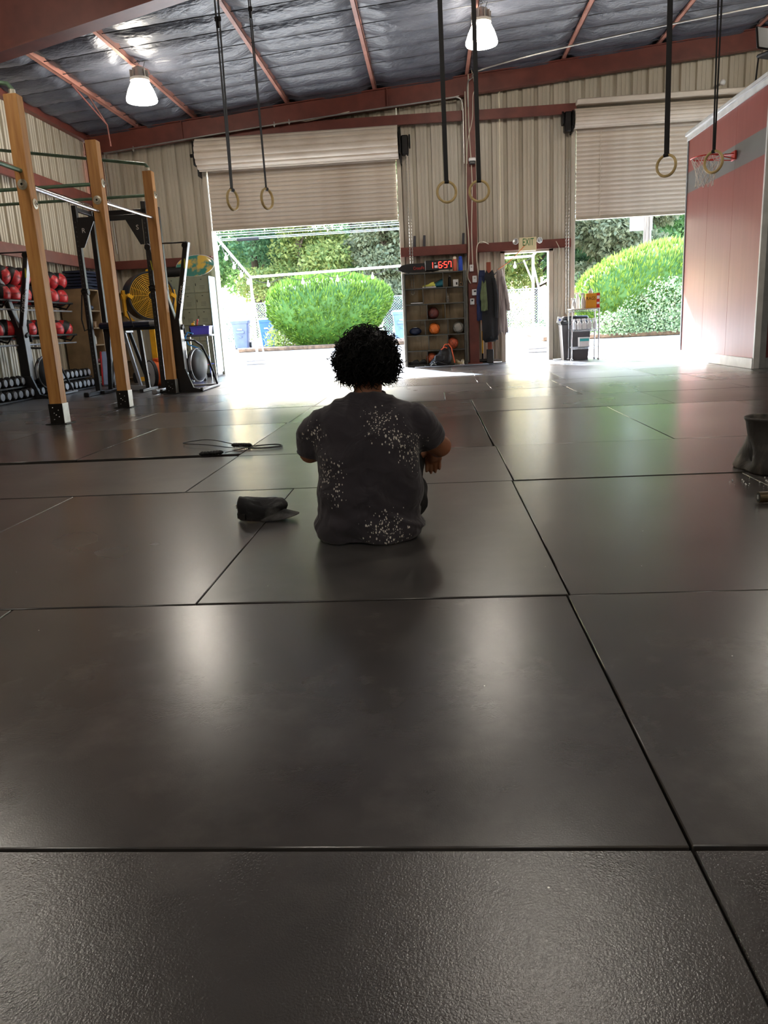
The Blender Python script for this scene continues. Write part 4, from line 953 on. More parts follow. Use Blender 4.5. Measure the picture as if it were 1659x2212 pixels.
# ------------------------------------------------------------------ corner bookcase with odds and ends, folded mats on top
bk = thing('bookcase', 'tan plywood bookcase of open shelves in the left corner', 'bookcase', (-6.72, 15.55, 0)); BD, BW, BH = .46, 2.0, 1.82
for y in (-1, -.34, .33, 1): m = MB(); m.box((0, y, BH / 2), (BD, .022, BH)); m.build('side_panel', TAN, bk)
for z in (.06, .42, .78, 1.1, 1.42, 1.81): m = MB(); m.box((0, 0, z), (BD - .01, BW, .022)); m.build('shelf', TAN, bk)
m = MB(); m.box((-.22, 0, BH / 2), (.012, BW, BH)); m.build('back_panel', TAN, bk)
m = MB(); m.box((.235, -1.0, BH / 2), (.012, .03, BH)); m.build('edge_strip', WHT, bk)
for k in range(6):
    m = MB(); secs = []
    for i in range(13):
        y = -.72 + 1.44 * i / 12; zz = .018 * nz(i * .5, k * 2.1); secs.append([(-.2 + .02 * nz(k, i), y, zz), (.22 + .03 * nz(k * 3, i * .6), y, zz + .008 * nz(i, k)), (.22 + .03 * nz(k * 3, i * .6), y, zz + .04), (-.2, y, zz + .04)])
    m.loft(secs); tag(m.build('folded_mat', NAVY, None, (-6.72, 15.45, 1.83 + k * .058)), 'navy floor mat on the corner bookcase, ' + ['lowest', 'second from below', 'third from below', 'fourth from below', 'fifth from below', 'topmost'][k] + ' of the pile', 'mat', 'mats piled on the bookcase')
cols = [C(120, 40, 40), C(60, 70, 90), C(190, 150, 60), C(200, 198, 190), C(40, 40, 44), C(110, 130, 110), C(150, 120, 90), C(180, 60, 70)]
OM = [M('odds_%d' % i, c, .5, var=.1) for i, c in enumerate(cols)]
CN = ['dark red', 'slate blue', 'mustard', 'off-white', 'black', 'sage', 'brown', 'rose red']
sh = {0: 'floor', 1: 'second', 2: 'third', 3: 'fourth', 4: 'top'}
for li, z in enumerate((.072, .432, .792, 1.112, 1.432)):
    for q in range(5):
        y = -.84 + q * .415; k = (li * 3 + q * 5) % 8; hh = rg.uniform(.09, .2); ww = rg.uniform(.12, .2); m = MB()
        if (li + q) % 3 == 0: m.lathe([(ww * .32, 0), (ww * .34, .02), (ww * .34, hh * .7), (ww * .2, hh * .9), (ww * .2, hh)], 14)
        elif (li + q) % 3 == 1: m.box((0, 0, hh * .3), (.2, ww, hh * .6), b=.008); m.box((0, 0, hh * .62), (.21, ww + .01, .02), b=.005)
        else: m.sphere((0, 0, hh * .42), (.09, ww * .5, hh * .42), 12, 8); m.box((0, 0, .01), (.1, ww * .6, .02), b=.004)
        kind = ('jar', 'box', 'bag')[(li + q) % 3]
        tag(m.build(('storage_jar', 'storage_box', 'stuffed_bag')[(li + q) % 3], OM[k], None, (-6.68, 15.55 + y + .02, z + .002), (0, 0, rg.uniform(-.15, .15))), CN[k] + ' ' + kind + ' on the ' + sh[li] + ' shelf of the corner bookcase, place ' + ['one', 'two', 'three', 'four', 'five'][q], kind, 'odds and ends on the bookcase')
# leaning pale pad with red edge
pd = thing('leaning_pad', 'pale blue and red padded wedge leaning by the corner bookcase', 'pad', (-6.22, 14.75, 0), R(10))
PB = M('pale_blue_vinyl', C(150, 168, 206), .4, var=.1)
m = MB(); m.box((0, 0, .33), (.34, .07, .66), rotm('X', R(-14)), b=.02); m.build('face', PB, pd)
m = MB(); m.box((-.18, .02, .33), (.04, .1, .66), rotm('X', R(-14)), b=.015); m.build('red_edge', REDV, pd)
m = MB(); m.box((.05, -.045, .38), (.05, .02, .46), rotm('X', R(-14)), b=.005); m.build('red_stripe', REDV, pd)
# ------------------------------------------------------------------ lockers, board, table
lk = thing('locker_bank', 'grey green metal locker bank against the back wall', 'lockers', (-5.2, 16.45, 0)); LW, LH = .31, .325
m = MB(); m.box((0, .03, 1.06), (LW * 4 + .02, .42, LH * 6 + .02)); m.build('body', LOCK, lk)
m = MB(); m.box((0, .03, .04), (LW * 4, .38, .08)); m.build('plinth', BLK, lk)
m = MB(); m.box((LW * 2 + .016, .0, 1.06), (.012, .46, LH * 6)); m.build('side_sheet', M('pale_blue_sheet', C(176, 206, 214), .25, .3), lk)
dm = MB(); dm.box((0, 0, 0), (LW - .016, .014, LH - .014), b=.004); dme = dm.mesh('door', LOCK)
vm = MB(); [vm.box((.01, -.009, -.03 - .03 * k), (.11, .004, .007)) for k in range(3)]; vme = vm.mesh('vent', M('vent_dark', C(88, 92, 80), .5))
hm = MB(); hm.box((-.12, -.012, .0), (.012, .012, .05), b=.003); hm.box((0, -.009, .1), (.03, .004, .012)); hme = hm.mesh('latch', DARKM)
for c in range(4):
    for r_ in range(6): d = obj('locker_door', dme, lk, ((c - 1.5) * LW, -.186, .095 + LH * (r_ + .5))); obj('vent', vme, d); obj('latch', hme, d)
SKM = M('board_paint', C(60, 140, 128), .25, col2=C(226, 190, 84), vscale=3.2, lo=.47, hi=.54, coat=.5)
sk = thing('skim_board', 'oval teal and yellow skim board standing on top of the lockers', 'board', (-4.87, 16.42, 2.06))
m = MB(); m.loft([[(.405 * math.cos(a) * q, y, .215 + .215 * math.sin(a) * q) for a in [2 * PI * i / 36 for i in range(36)]] for y, q in ((-.012, .97), (-.006, 1), (.006, 1), (.012, .97))]); o = m.build('deck', SKM, sk); 
m = MB(); m.tube([(.405 * math.cos(a), 0, .215 + .215 * math.sin(a)) for a in [2 * PI * i / 36 for i in range(36)]], .008, 6, closed=True); m.build('edge_rail', WHT, sk)
sk.rotation_euler = (R(-12), R(-4), 0)
m = MB(); m.cyl((0, 0, 0), (.7, 0, .02), .09, 14); m.cyl((.05, .13, 0), (.6, .13, .01), .06, 12); tag(m.build('rolled_mat', BLKR, None, (-5.8, 16.45, 2.15)), 'black rolled mats lying on the lockers', 'mat')
tb = thing('side_table', 'small grey folding table in front of the lockers', 'table', (-4.62, 15.3, 0)); 
m = MB(); m.box((0, 0, .86), (.56, .42, .035), b=.012); m.build('top', M('table_grey', C(70, 72, 80), .45, var=.1), tb)
for x in (-.24, .24):
    for y in (-.17, .17): m = MB(); m.cyl((x, y, 0), (x * .92, y, .85), .014, 8); m.build('leg', CHROME, tb)
m = MB(); m.bar((-.23, -.17, .3), (.23, -.17, .3), .02, .02); m.bar((-.23, .17, .3), (.23, .17, .3), .02, .02); m.build('stretcher', CHROME, tb)
bx = thing('plastic_tub', 'violet blue plastic tub on the small folding table', 'tub', (-4.52, 15.22, .878))
VIO = M('violet_plastic', C(92, 92, 206), .35, var=.08)
m = MB(); m.loft([[(-.17, -.1, 0), (.17, -.1, 0), (.17, .1, 0), (-.17, .1, 0)], [(-.19, -.12, .15), (.19, -.12, .15), (.19, .12, .15), (-.19, .12, .15)], [(-.17, -.1, .15), (.17, -.1, .15), (.17, .1, .15), (-.17, .1, .15)], [(-.15, -.085, .02), (.15, -.085, .02), (.15, .085, .02), (-.15, .085, .02)]]); m.build('tub', VIO, bx, angle=20)
m = MB(); m.box((0, 0, .152), (.4, .26, .012), b=.004); m.build('lid', VIO, bx)
tr = thing('tool_tray', 'black tool tray behind the violet tub', 'tray', (-4.66, 15.42, .878)); m = MB(); m.box((0, 0, .09), (.3, .14, .18), b=.01); m.build('tray', BLK, tr); m = MB(); m.sphere((-.08, 0, .2), .035, 10, 8); m.cyl((-.08, 0, .18), (-.05, 0, .26), .012, 8); m.build('yellow_tool', YEL, tr); m = MB(); m.cyl((.0, 0, .18), (.02, 0, .28), .014, 8); m.sphere((.02, 0, .28), .02, 8, 6); m.build('red_tool', REDT, tr)
pm = thing('air_pump', 'bright blue air pump with a hose under the small folding table', 'pump', (-4.62, 15.0, 0)); m = MB(); m.lathe([(.1, .02), (.13, .05), (.13, .26), (.1, .32), (.04, .36)], 20); m.build('tank', BLUE, pm); m = MB(); m.lathe([(.14, .36), (.15, .38), (.08, .42), (.02, .43)], 18); m.build('cap', M('cyan_plastic', C(40, 140, 214), .35), pm)
m = MB(); m.tube([(0, 0, .42), (.16, -.05, .52), (.1, -.08, .62), (-.1, -.06, .7), (-.16, -.02, .84), (-.1, -.05, .93), (0.02, -.1, .9)], .014, 8); m.build('hose', MATS['cyan_plastic'], pm)
for s_ in (-1, 1): m = MB(); m.cyl((s_ * .12, .02, .07), (s_ * .16, .02, .07), .07, 14); m.build('wheel', BLKR, pm)
# ------------------------------------------------------------------ cubby shelf
CUBF = M('cubby_grey', C(78, 78, 72), .5, var=.2); CUBB = M('cubby_back', C(208, 186, 150), .55, col2=C(160, 136, 102), vscale=2.6, stretch=(2.4, 1, .8), lo=.35, hi=.7)
cu = thing('cubby_shelf', 'tall cubby shelf of dark grey boards with plywood backs by the central column', 'shelf', (.05, 16.58, 0)); CW, CH, CD = 1.24, 1.88, .34
for s_ in (-1, 1): m = MB(); m.box((s_ * (CW / 2 - .012), 0, CH / 2), (.024, CD, CH)); m.build('side_panel', CUBF, cu)
rows = [CH * k / 6 for k in range(7)]
for k, z in enumerate(rows): m = MB(); m.box((0, 0, max(.02, min(CH - .01, z))), (CW - .03, CD - .01, .018)); m.build('shelf_board', CUBF, cu)
divs = [(.35, .74), (.38, .70), (.33, .71), (.37, .67), (.31, .70), (.35, .65)]
for k, ds in enumerate(divs):
    for d_ in ds: m = MB(); m.box((-CW / 2 + CW * d_, 0, (rows[k] + rows[k + 1]) / 2 + .005), (.014, CD - .02, CH / 6 - .022)); m.build('divider', CUBF, cu)
for i in range(4): m = MB(); m.box((-CW / 2 + CW * (i + .5) / 4, CD / 2 - .01, CH / 2), (CW / 4 - .004, .01, CH - .01), b=.002); m.build('back_board', CUBB, cu)
for z, u in ((rows[4] + .16, .27), (rows[3] + .16, .66)): m = MB(); m.box((-CW / 2 + CW * u, CD / 2 - .02, z), (.1, .008, .27)); m.build('pale_back_strip', M('pale_ply', C(184, 152, 100), .55, var=.1) if 'pale_ply' not in MATS else MATS['pale_ply'], cu)
for s_ in (-1, 1): m = MB(); m.box((s_ * (CW / 2 + .02), -.16, CH / 2 + .0), (.03, .03, CH), b=.004); m.build('angle_post', GALV if s_ < 0 else CUBF, cu)
def cub(u, row_, dy=-.03): return (.05 - CW / 2 + CW * u, 16.58 + dy, rows[row_] + (.0105 if row_ else .0295))
def basketball(label, u, row_, col, col2=None, r=.118):
    x, y, z = cub(u, row_); t = thing('basketball', label, 'basketball', (x, y, z + r), rg.uniform(0, 3), 'balls in the cubby shelf'); m = MB(); m.sphere((0, 0, 0), r, 24, 16); m.build('ball', M('bb_%d%s' % (row_, u), col, .5, bump=.3, bscale=400, bdist=.001, var=.1), t)
    m = MB(); q = rotm('X', .5) @ rotm('Y', .4)
    circ = [[(math.cos(a), math.sin(a), 0) for a in [2 * PI * i / 32 for i in range(32)]], [(math.cos(a), 0, math.sin(a)) for a in [2 * PI * i / 32 for i in range(32)]]]
    for s_ in (-1, 1): circ.append([(s_ * (.62 + .0) + .0, .785 * math.cos(a), .785 * math.sin(a)) for a in [2 * PI * i / 32 for i in range(32)]])
    for c_ in circ: m.tube([q @ Vector(p).normalized() * r * 1.0 for p in c_], .0035, 4, closed=True)
    m.build('seam', BLKT, t); t.rotation_euler = (.3, .2, rg.uniform(0, 3)); return t
basketball('dark maroon basketball in the middle of the cubby shelf', .47, 3, C(96, 44, 36)); basketball('bright orange basketball in the cubby, right of the navy football', .48, 2, C(224, 116, 40))
basketball('grey and black basketball at the right side of the cubby shelf', .885, 2, C(150, 146, 136)); basketball('rust orange basketball above the backpack in the cubby', .78, 1, C(190, 88, 52)); basketball('orange basketball half hidden behind the backpack', .42, 0, C(196, 96, 58))
x, y, z = cub(.16, 2, -.05); t = thing('football', 'navy football in the cubby, left of the orange basketball', 'football', (x, y, z + .083)); m = MB(); m.lathe([(.002, -.13), (.035, -.115), (.065, -.075), (.082, -.02), (.082, .02), (.065, .075), (.035, .115), (.002, .13)], 20, (0, 0, 0), (1, 0, 0)); m.build('ball', M('navy_leather', C(18, 30, 58), .5, bump=.2, bscale=300, bdist=.001), t); m = MB(); m.box((0, -.03, .076), (.06, .006, .006)); m.build('lace', WHTP, t)
x, y, z = cub(.55, 5, -.05); t = thing('teal_bag', 'teal sports bag with a yellow shoe beside it in the top cubby', 'bag', (x, y, z)); m = MB(); m.loft([[(-.13 + .02, .06 * math.cos(a), .03 + .03 * math.sin(a)) for a in [2 * PI * i / 12 for i in range(12)]], [(0, .08 * math.cos(a), .055 + .055 * math.sin(a)) for a in [2 * PI * i / 12 for i in range(12)]], [(.13, .08 * math.cos(a), .09 + .09 * math.sin(a)) for a in [2 * PI * i / 12 for i in range(12)]]]); m.build('body', M('teal_cloth', C(24, 96, 110), .6, var=.3, vscale=9), t); m = MB(); m.tube([(-.1, -.05, .06), (0, -.09, .12), (.1, -.06, .16)], .006, 5); m.build('strap', BLKT, t)
def shoe(name, label, loc, rz_, mat, mat2):
    t = thing(name, label, 'shoe', loc, rz_); secs = []
    for (yy, w, h, b_) in ((-.13, .03, .06, .012), (-.1, .036, .1, .012), (-.04, .036, .095, .012), (.02, .04, .06, .012), (.09, .045, .05, .012), (.135, .025, .035, .012)):
        secs.append([(w * math.cos(a), yy, b_ + h / 2 + h / 2 * math.sin(a)) for a in [2 * PI * i / 12 for i in range(12)]])
    m = MB(); m.loft(secs); m.build('upper', mat, t)
    m = MB(); m.loft([[(w * sx, yy, zz) for sx, zz in ((-1, 0), (1, 0), (1, .024), (-1, .024))] for yy, w in ((-.14, .028), (-.1, .038), (0, .036), (.09, .047), (.14, .03))]); m.build('sole', mat2, t)
    m = MB(); [m.box((0, -.01 + .02 * k, .085 - .008 * k), (.05, .006, .005), rotm('X', -.3)) for k in range(4)]; m.build('laces', WHTP, t); return t
YG = M('yellow_green', C(206, 206, 90), .5)
x, y, z = cub(.42, 5, -.07); shoe('training_shoe', 'yellow green shoe in the top middle cubby', (x, y, z), R(80), YG, WHT)
x, y, z = cub(.12, 0, -.08); shoe('training_shoe', 'black shoe at the left of the bottom cubby', (x - .02, y, z), R(70), BLKR, BLKT); shoe('training_shoe', 'black shoe at the right of the bottom left cubby', (x + .13, y - .02, z), R(100), BLKR, BLKT)
shoe('training_shoe', 'tan and white shoe right of the backpack, toe towards the room', (.5, 16.3, 0), R(200), M('tan_shoe', C(170, 150, 110), .6), WHT); shoe('training_shoe', 'pale shoe leaning behind the tan shoe', (.58, 16.36, .0), R(170), M('pale_shoe', C(200, 190, 160), .6), WHT)
x, y, z = cub(.8, 5, -.02); t = thing('steel_bottle', 'grey steel bottle in the top right cubby', 'bottle', (x - .05, y, z)); m = MB(); m.lathe([(.03, 0), (.032, .01), (.032, .17), (.02, .19), (.02, .2)], 16); m.build('body', DARKM, t); m = MB(); m.lathe([(.024, .2), (.024, .22), (.01, .225)], 14); m.build('cap', GALV, t)
t = thing('white_carton', 'small white carton in the top right cubby', 'carton', (x + .07, y, z)); m = MB(); m.box((0, 0, .07), (.11, .09, .14), b=.004); m.build('box', WHT, t); m = MB(); m.box((.02, -.047, .06), (.03, .003, .05)); m.build('print', BLKT, t)
t = thing('tape_roll', 'brown tape roll at the right end of the top cubby', 'tape', (x + .18, y, z)); m = MB(); m.tube([(.03 * math.cos(a), 0, .045 + .03 * math.sin(a)) for a in [2 * PI * i / 20 for i in range(20)]], .014, 8, closed=True); m.build('roll', TAN, t); m = MB(); m.lathe([(.016, -.013), (.016, .013)], 14, (0, 0, .045), (0, 1, 0)); m.build('core', BLKT, t)
x, y, z = cub(.2, 4, -.05); t = thing('black_binder', 'flat black binder lying in the second cubby row', 'binder', (x, y, z)); m = MB(); m.box((0, 0, .006), (.26, .2, .012), b=.003); m.box((0, 0, .034), (.26, .2, .01), b=.003); m.build('cover', BLKT, t); m = MB(); m.box((.005, 0, .02), (.24, .19, .018)); m.build('pages', WHT, t)
x, y, z = cub(.72, 4, -.05); t = thing('glass_bottle', 'little clear glass bottle in the second cubby row', 'bottle', (x, y, z)); m = MB(); m.lathe([(.02, 0), (.022, .01), (.022, .07), (.01, .09), (.01, .12)], 14); m.build('body', M('clear_glass', C(230, 232, 230), .08, trans=.8), t); m = MB(); m.lathe([(.012, .12), (.012, .135)], 12); m.build('stopper', WHT, t)
# things on top of the cubby
TZ = CH + .002
t = thing('long_board', 'black longboard with red lettering lying on top of the cubby shelf', 'longboard', (-.22, 16.55, TZ)); m = MB(); pl = []
for i in range(40): a = 2 * PI * i / 40; pl.append((.43 * (abs(math.cos(a)) ** .55) * (1 if math.cos(a) > 0 else -1), .1 + .09 * (abs(math.sin(a)) ** .7) * (1 if math.sin(a) > 0 else -1)))
m.prism(pl, -.02, .03, 'xz'); m.build('deck', BLK, t); obj('lettering', text_mesh('board_text', 'CrossFit', .085, .001, REDT, fit=.23), t, (-.03, -.0215, .095), (PI / 2, 0, 0))
for x in (-.25, .25): m = MB(); m.cyl((x - .02, .05, .04), (x + .02, .05, .04), .035, 12); m.build('wheel', BLKR, t)
t = thing('digital_clock', 'black digital wall timer with red digits on top of the cubby shelf', 'clock', (.155, 16.47, TZ)); m = MB(); m.box((0, 0, .13), (.55, .06, .19), b=.006); m.build('case', BLK, t); m = MB(); m.box((-.27, -.0, .13), (.012, .065, .2), b=.003); m.build('end_cap', GALV, t); m = MB(); m.box((.1, 0, .017), (.2, .05, .034), b=.004); m.build('foot', GALV, t)
LED = emit('led_red', (1, .03, .02, 1), 5.0); LEDW = emit('led_pale', (.8, .7, .7, 1), .25)
SEG = {'1': 'bc', '6': 'acdefg', '5': 'acdfg', '7': 'abcf'}
def digit(par, ch, x0, z0, w, h, mat):
    m = MB(); th = .016; y = -.032
    P_ = {'a': (0, h / 2, w, th), 'g': (0, 0, w, th), 'd': (0, -h / 2, w, th), 'b': (w / 2, h / 4, th, h / 2), 'c': (w / 2, -h / 4, th, h / 2), 'e': (-w / 2, -h / 4, th, h / 2), 'f': (-w / 2, h / 4, th, h / 2)}
    for s_ in SEG[ch]: x, z, a, b = P_[s_]; m.box((x0 + x, y, z0 + z), (max(.008, a - .006), .004, max(.008, b - .006)))
    m.build('digit', mat, par)
digit(t, '1', -.145, .13, .05, .115, LED); digit(t, '6', .03, .13, .055, .115, LED); digit(t, '5', .14, .13, .055, .115, LED); digit(t, '7', .225, .13, .055, .115, LED)
m = MB(); m.box((.083, -.032, .155), (.014, .004, .014)); m.box((.083, -.032, .105), (.014, .004, .014)); m.build('colon', LED, t)
m = MB(); [m.box((-.075 + .022 * k, -.032, .1 + .0 * k), (.012, .003, .05)) for k in range(3)]; m.box((-.07, -.032, .17), (.03, .003, .01)); m.build('mode_marks', LEDW, t)
def bottle(label, x, mat, cap):
    t = thing('water_bottle', label, 'bottle', (x, 16.5, TZ)); m = MB(); m.lathe([(.04, 0), (.044, .01), (.044, .2), (.034, .225), (.03, .23)], 18); m.build('body', mat, t); m = MB(); m.lathe([(.034, .23), (.036, .24), (.034, .27), (.012, .285)], 16); m.build('cap', cap, t)
bottle('coral water bottle with a pale cap on the cubby shelf', .485, M('coral', C(206, 100, 74), .4), M('cream_cap', C(226, 214, 190), .4)); bottle('deep blue water bottle at the right end of the cubby shelf', .6, BLUE, BLUE)
# backpack on the floor before the cubby
bp = thing('backpack', 'black backpack with orange straps slumped on the floor before the cubby', 'backpack', (.17, 16.25, 0)); secs = []
for k, (z, w, d, dx) in enumerate(((0, .2, .12, -.06), (.06, .23, .14, -.05), (.15, .2, .13, -.0), (.25, .15, .1, .05), (.34, .1, .07, .07), (.4, .05, .04, .06))):
    secs.append([(dx + w * math.cos(a) * (1 + .12 * nz(k, i * .9)), d * math.sin(a) * (1 + .15 * nz(i * .7, k * 2)), z + .012 * nz(i, k)) for i, a in enumerate([2 * PI * i / 18 for i in range(18)])])
m = MB(); m.loft(secs); m.build('body', M('black_nylon', C(20, 20, 22), .45, bump=.5, bscale=14, bdist=.02), bp)
m = MB(); m.tube([(.02, -.08, .36), (.06, -.1, .43), (.13, -.1, .44), (.19, -.11, .36), (.22, -.13, .2), (.25, -.14, .06)], .014, 6); m.tube([(-.02, -.1, .33), (.05, -.12, .38), (.1, -.1, .36)], .014, 6); m.build('orange_strap', M('orange_strap', C(224, 96, 52), .55), bp)
m = MB(); m.box((-.06, -.13, .16), (.2, .05, .14), rotm('Z', .1), b=.03); m.tube([(-.2, -.12, .04), (-.1, -.16, .1), (.02, -.15, .05), (.1, -.15, .02)], .012, 6); m.build('front_pocket', M('dark_nylon', C(36, 36, 40), .4, bump=.3, bscale=20), bp)
m = MB(); m.tube([(-.24, -.12, .02), (-.2, -.16, .06), (-.13, -.15, .03), (-.18, -.13, .1)], .008, 5); m.build('pale_cord', WHTP, bp)
# thin pale grey strip on the floor before the cubby
m = MB(); m.box((0, 0, .006), (1.5, .28, .012), b=.003); tag(m.build('floor_strip', M('strip_grey', C(120, 122, 128), .6, var=.1), None, (.35, 16.0, 0)), 'thin pale grey strip on the floor before the cubby shelf', 'strip')
# ------------------------------------------------------------------ column wiring
WIRE = M('cream_cable', C(204, 196, 176), .45, var=.05); ORC = M('orange_cable', C(220, 120, 50), .45)
def cable(label, pts, r, mat, name='cable'):
    m = MB(); P_ = [Vector(p) for p in pts]; out = []
    for i in range(len(P_) - 1):
        p0, p1, p2, p3 = P_[max(0, i - 1)], P_[i], P_[i + 1], P_[min(len(P_) - 1, i + 2)]
        for k in range(6):
            t = k / 6; out.append(.5 * ((2 * p1) + (p2 - p0) * t + (2 * p0 - 5 * p1 + 4 * p2 - p3) * t * t + (3 * p1 - p0 - 3 * p2 + p3) * t ** 3))
    out.append(P_[-1]); m.tube(out, r, 7); return tag(m.build(name, mat), label, 'cable' if name == 'cable' else 'conduit')
CY = 16.5
cable('cream cable running down the left flange of the central column', [(.77, CY, 5.2), (.77, CY, 4.2), (.75, CY, 3.2), (.78, CY, 2.4), (.76, CY, 1.95), (.74, CY, 1.75), (.8, CY, 1.62)], .011, WIRE)
cable('cream cable running down the middle of the central column', [(.84, CY, 5.5), (.83, CY, 4.6), (.87, CY, 3.6), (.84, CY, 2.6), (.85, CY, 1.9)], .010, WIRE)
cable('cream cable swagging across the top of the central column', [(.9, CY, 5.6), (.96, CY - .03, 5.25), (.92, CY, 5.1), (.9, CY, 4.7), (.8, CY, 4.3), (.78, CY, 3.9)], .008, WIRE)
cable('white cable looping from the column over the girt', [(1.18, 16.62, 2.38), (1.05, CY, 2.42), (.95, CY, 2.36), (.93, CY, 2.1), (.96, CY, 1.7), (.92, CY, 1.45)], .009, WIRE)
cable('orange extension cord dropping beside the central column', [(.9, CY, 1.5), (.97, CY, 1.35), (.95, CY, 1.15), (1.0, CY, .9), (1.02, CY, .75)], .009, ORC)
cable('thin orange cord from the exit sign to the coats', [(1.9, 16.55, 2.3), (1.75, 16.52, 2.15), (1.55, 16.5, 1.98), (1.32, 16.48, 1.84)], .008, ORC)
cable('thin pale wire hanging right of the exit door', [(2.55, 16.685, 2.36), (2.62, 16.67, 2.2), (2.6, 16.66, 2.05), (2.56, 16.66, 1.92)], .007, WIRE)
for i, (x, z, w, h) in enumerate(((.82, 1.92, .08, .13), (.88, 1.70, .09, .13), (.88, 1.44, .12, .12), (.82, 1.26, .09, .12), (.95, 1.26, .08, .12))):
    t = thing('junction_box', ['uppermost white junction box on the central column', 'second white junction box on the central column', 'wide white outlet box on the central column', 'lower left white outlet box on the central column', 'lower right white outlet box on the central column'][i], 'junction box', (x, 16.5, z)); m = MB(); m.box((0, 0, 0), (w, .06, h), b=.006); m.build('box', WHT, t); m = MB(); m.box((0, -.032, .02), (w * .4, .005, .03)); m.build('socket', BLKT if i > 1 else GALV, t)
t = thing('motion_sensor', 'small white and black sensor on the central column', 'sensor', (.88, 16.46, 3.93)); m = MB(); m.box((0, 0, .03), (.14, .1, .07), b=.02); m.build('cover', WHT, t); m = MB(); m.box((0, -.01, -.03), (.12, .09, .06), b=.015); m.build('lens', BLK, t)
cable('galvanised conduit along the rafter from the left corner to the column', [(-6.5, 16.45, 2.6), (-6.52, 16.45, 4.3), (-6.45, 16.45, 4.52), (-6.2, 16.45, 4.56), (-3, 16.45, 4.84), (0.3, 16.45, 5.08), (.6, 16.45, 5.1), (.71, 16.45, 4.98), (.72, 16.45, 4.6), (.72, 16.45, 3.9)], .014, GALV, 'conduit')
cable('galvanised conduit from the column along the roof to the right', [(.82, 16.42, 4.9), (.82, 16.42, 5.3), (.9, 16.4, 5.4), (1.1, 15.9, 5.40), (2.7, 15.35, 5.52), (5.5, 14.9, 5.73), (8.8, 14.7, 5.98)], .014, GALV, 'conduit')
cable('thin pale cable drooping under the rafter above the left roller door', [(-3.2, 16.53, 4.85), (-2.6, 16.52, 4.9), (-2.3, 16.5, 4.88), (-1.5, 16.53, 5.0)], .008, WIRE)
for i, x in enumerate((-5.9, -3.0, -2.7)):
    m = MB(); m.box((0, 0, .02), (.02, .03, .1), b=.004); m.box((0, -.015, .0), (.035, .012, .025)); tag(m.build('conduit_clip', GALV, None, (x, 16.46, 4.53 + .0915 * (x + 6.2) * 1.0)), ['conduit clip on the rafter near the left corner', 'left one of two neighbouring conduit clips', 'right one of two neighbouring conduit clips'][i], 'clip')
# brace hanging under the purlin at left
t = thing('flange_brace', 'thin red V brace hanging under the left purlin', 'brace', (-5.62, 14.2, 0)); 
for a, b in (((-.19, -.55, 4.985), (0, .3, 4.55)), ((-.19, .1, 4.985), (0, .3, 4.55)), ((0, .3, 4.55), (.02, .3, 4.2))): m = MB(); m.cyl(a, b, .014, 8); m.build('rod', REDST, t)
# ------------------------------------------------------------------ exit sign
ex = thing('exit_sign', 'cream exit sign with green letters and two lamp heads above the walk door', 'exit sign', (1.965, 16.6, 2.33)); m = MB(); m.box((0, 0, 0), (.35, .07, .26), b=.008); m.build('housing', M('sign_cream', C(226, 214, 170), .45), ex)
obj('lettering', text_mesh('exit_text', 'EXIT', .2, .002, M('sign_green', C(20, 110, 50), .5), fit=.22), ex, (.01, -.037, .03), (PI / 2, 0, 0))
for s_ in (-1, 1):
    m = MB(); d_ = Vector((s_ * .5, -1, .1)).normalized(); m.lathe([(.025, -.06), (.05, -.03), (.062, .0), (.062, .012)], 18, (s_ * .24, -.03, .06), d_); h_ = m.build('lamp_head', WHT, ex); m = MB(); m.lathe([(.056, .008), (.05, .016), (.01, .02)], 16, (s_ * .24, -.03, .06), d_); m.build('lens', CHROME, h_)
    m = MB(); m.cyl((s_ * .17, 0, .05), (s_ * .23, -.01, .055), .014, 8); m.build('arm', WHT, ex)
# ------------------------------------------------------------------ coat stand with clothes, sledge hammer
cs = thing('coat_post', 'reddish timber coat post with a dark base beside the exit door', 'coat stand', (1.17, 16.55, 0)); m = MB(); m.box((0, 0, 1.02), (.09, .06, 2.0), b=.005); m.build('post', M('red_timber', C(140, 70, 46), .6, var=.2, stretch=(5, 5, .5)), cs); m = MB(); m.box((0, 0, .14), (.14, .12, .28), b=.01); m.build('base', M('dark_base', C(52, 54, 54), .6, var=.2), cs)
for s_ in (-1, 1): m = MB(); m.tube([(s_ * .045, -.03, 1.78), (s_ * .12, -.09, 1.77), (s_ * .16, -.1, 1.82)], .01, 6); m.build('peg', DARKM, cs)
def cloth(name, label, x, y, ztop, h, w0, w1, d, mat, seed, lean=0., ragged=.03, cat='garment'):
    m = MB(); secs = []; n = 40; K = 18
    for k in range(K + 1):
        s_ = k / K; w = w0 + (w1 - w0) * min(1, s_ * 2.2) ** .6; sec = []
        for i in range(n):
            a = 2 * PI * i / n; f = 1 + (.05 + .2 * s_) * math.sin(a * 5 + seed + 2 * nz(s_ * 2, seed)) * .6 + .1 * nz(math.cos(a) * 2, math.sin(a) * 2, s_ * 4 + seed)
            zz = ztop - h * s_ - (ragged * nz(i * .5, seed) * 2 * s_ ** 3)
            sec.append((x + lean * s_ + w * math.cos(a) * f, y + d * (.5 + .5 * s_) * math.sin(a) * f, zz + (.04 * math.cos(a * 2) * (1 - s_) if k < 3 else 0)))
        secs.append(sec)
    m.loft(secs); t = thing(name, label, cat, (x, y, ztop - h), 0, 'clothes on the coat post')
    for i, v in enumerate(m.v): m.v[i] = (v[0] - x, v[1] - y, v[2] - ztop + h)
    m.build('fabric', mat, t, angle=120); return t
def sleeve(t, pts, r, mat): m = MB(); m.tube(pts, r, 10); m.build('sleeve', mat, t)
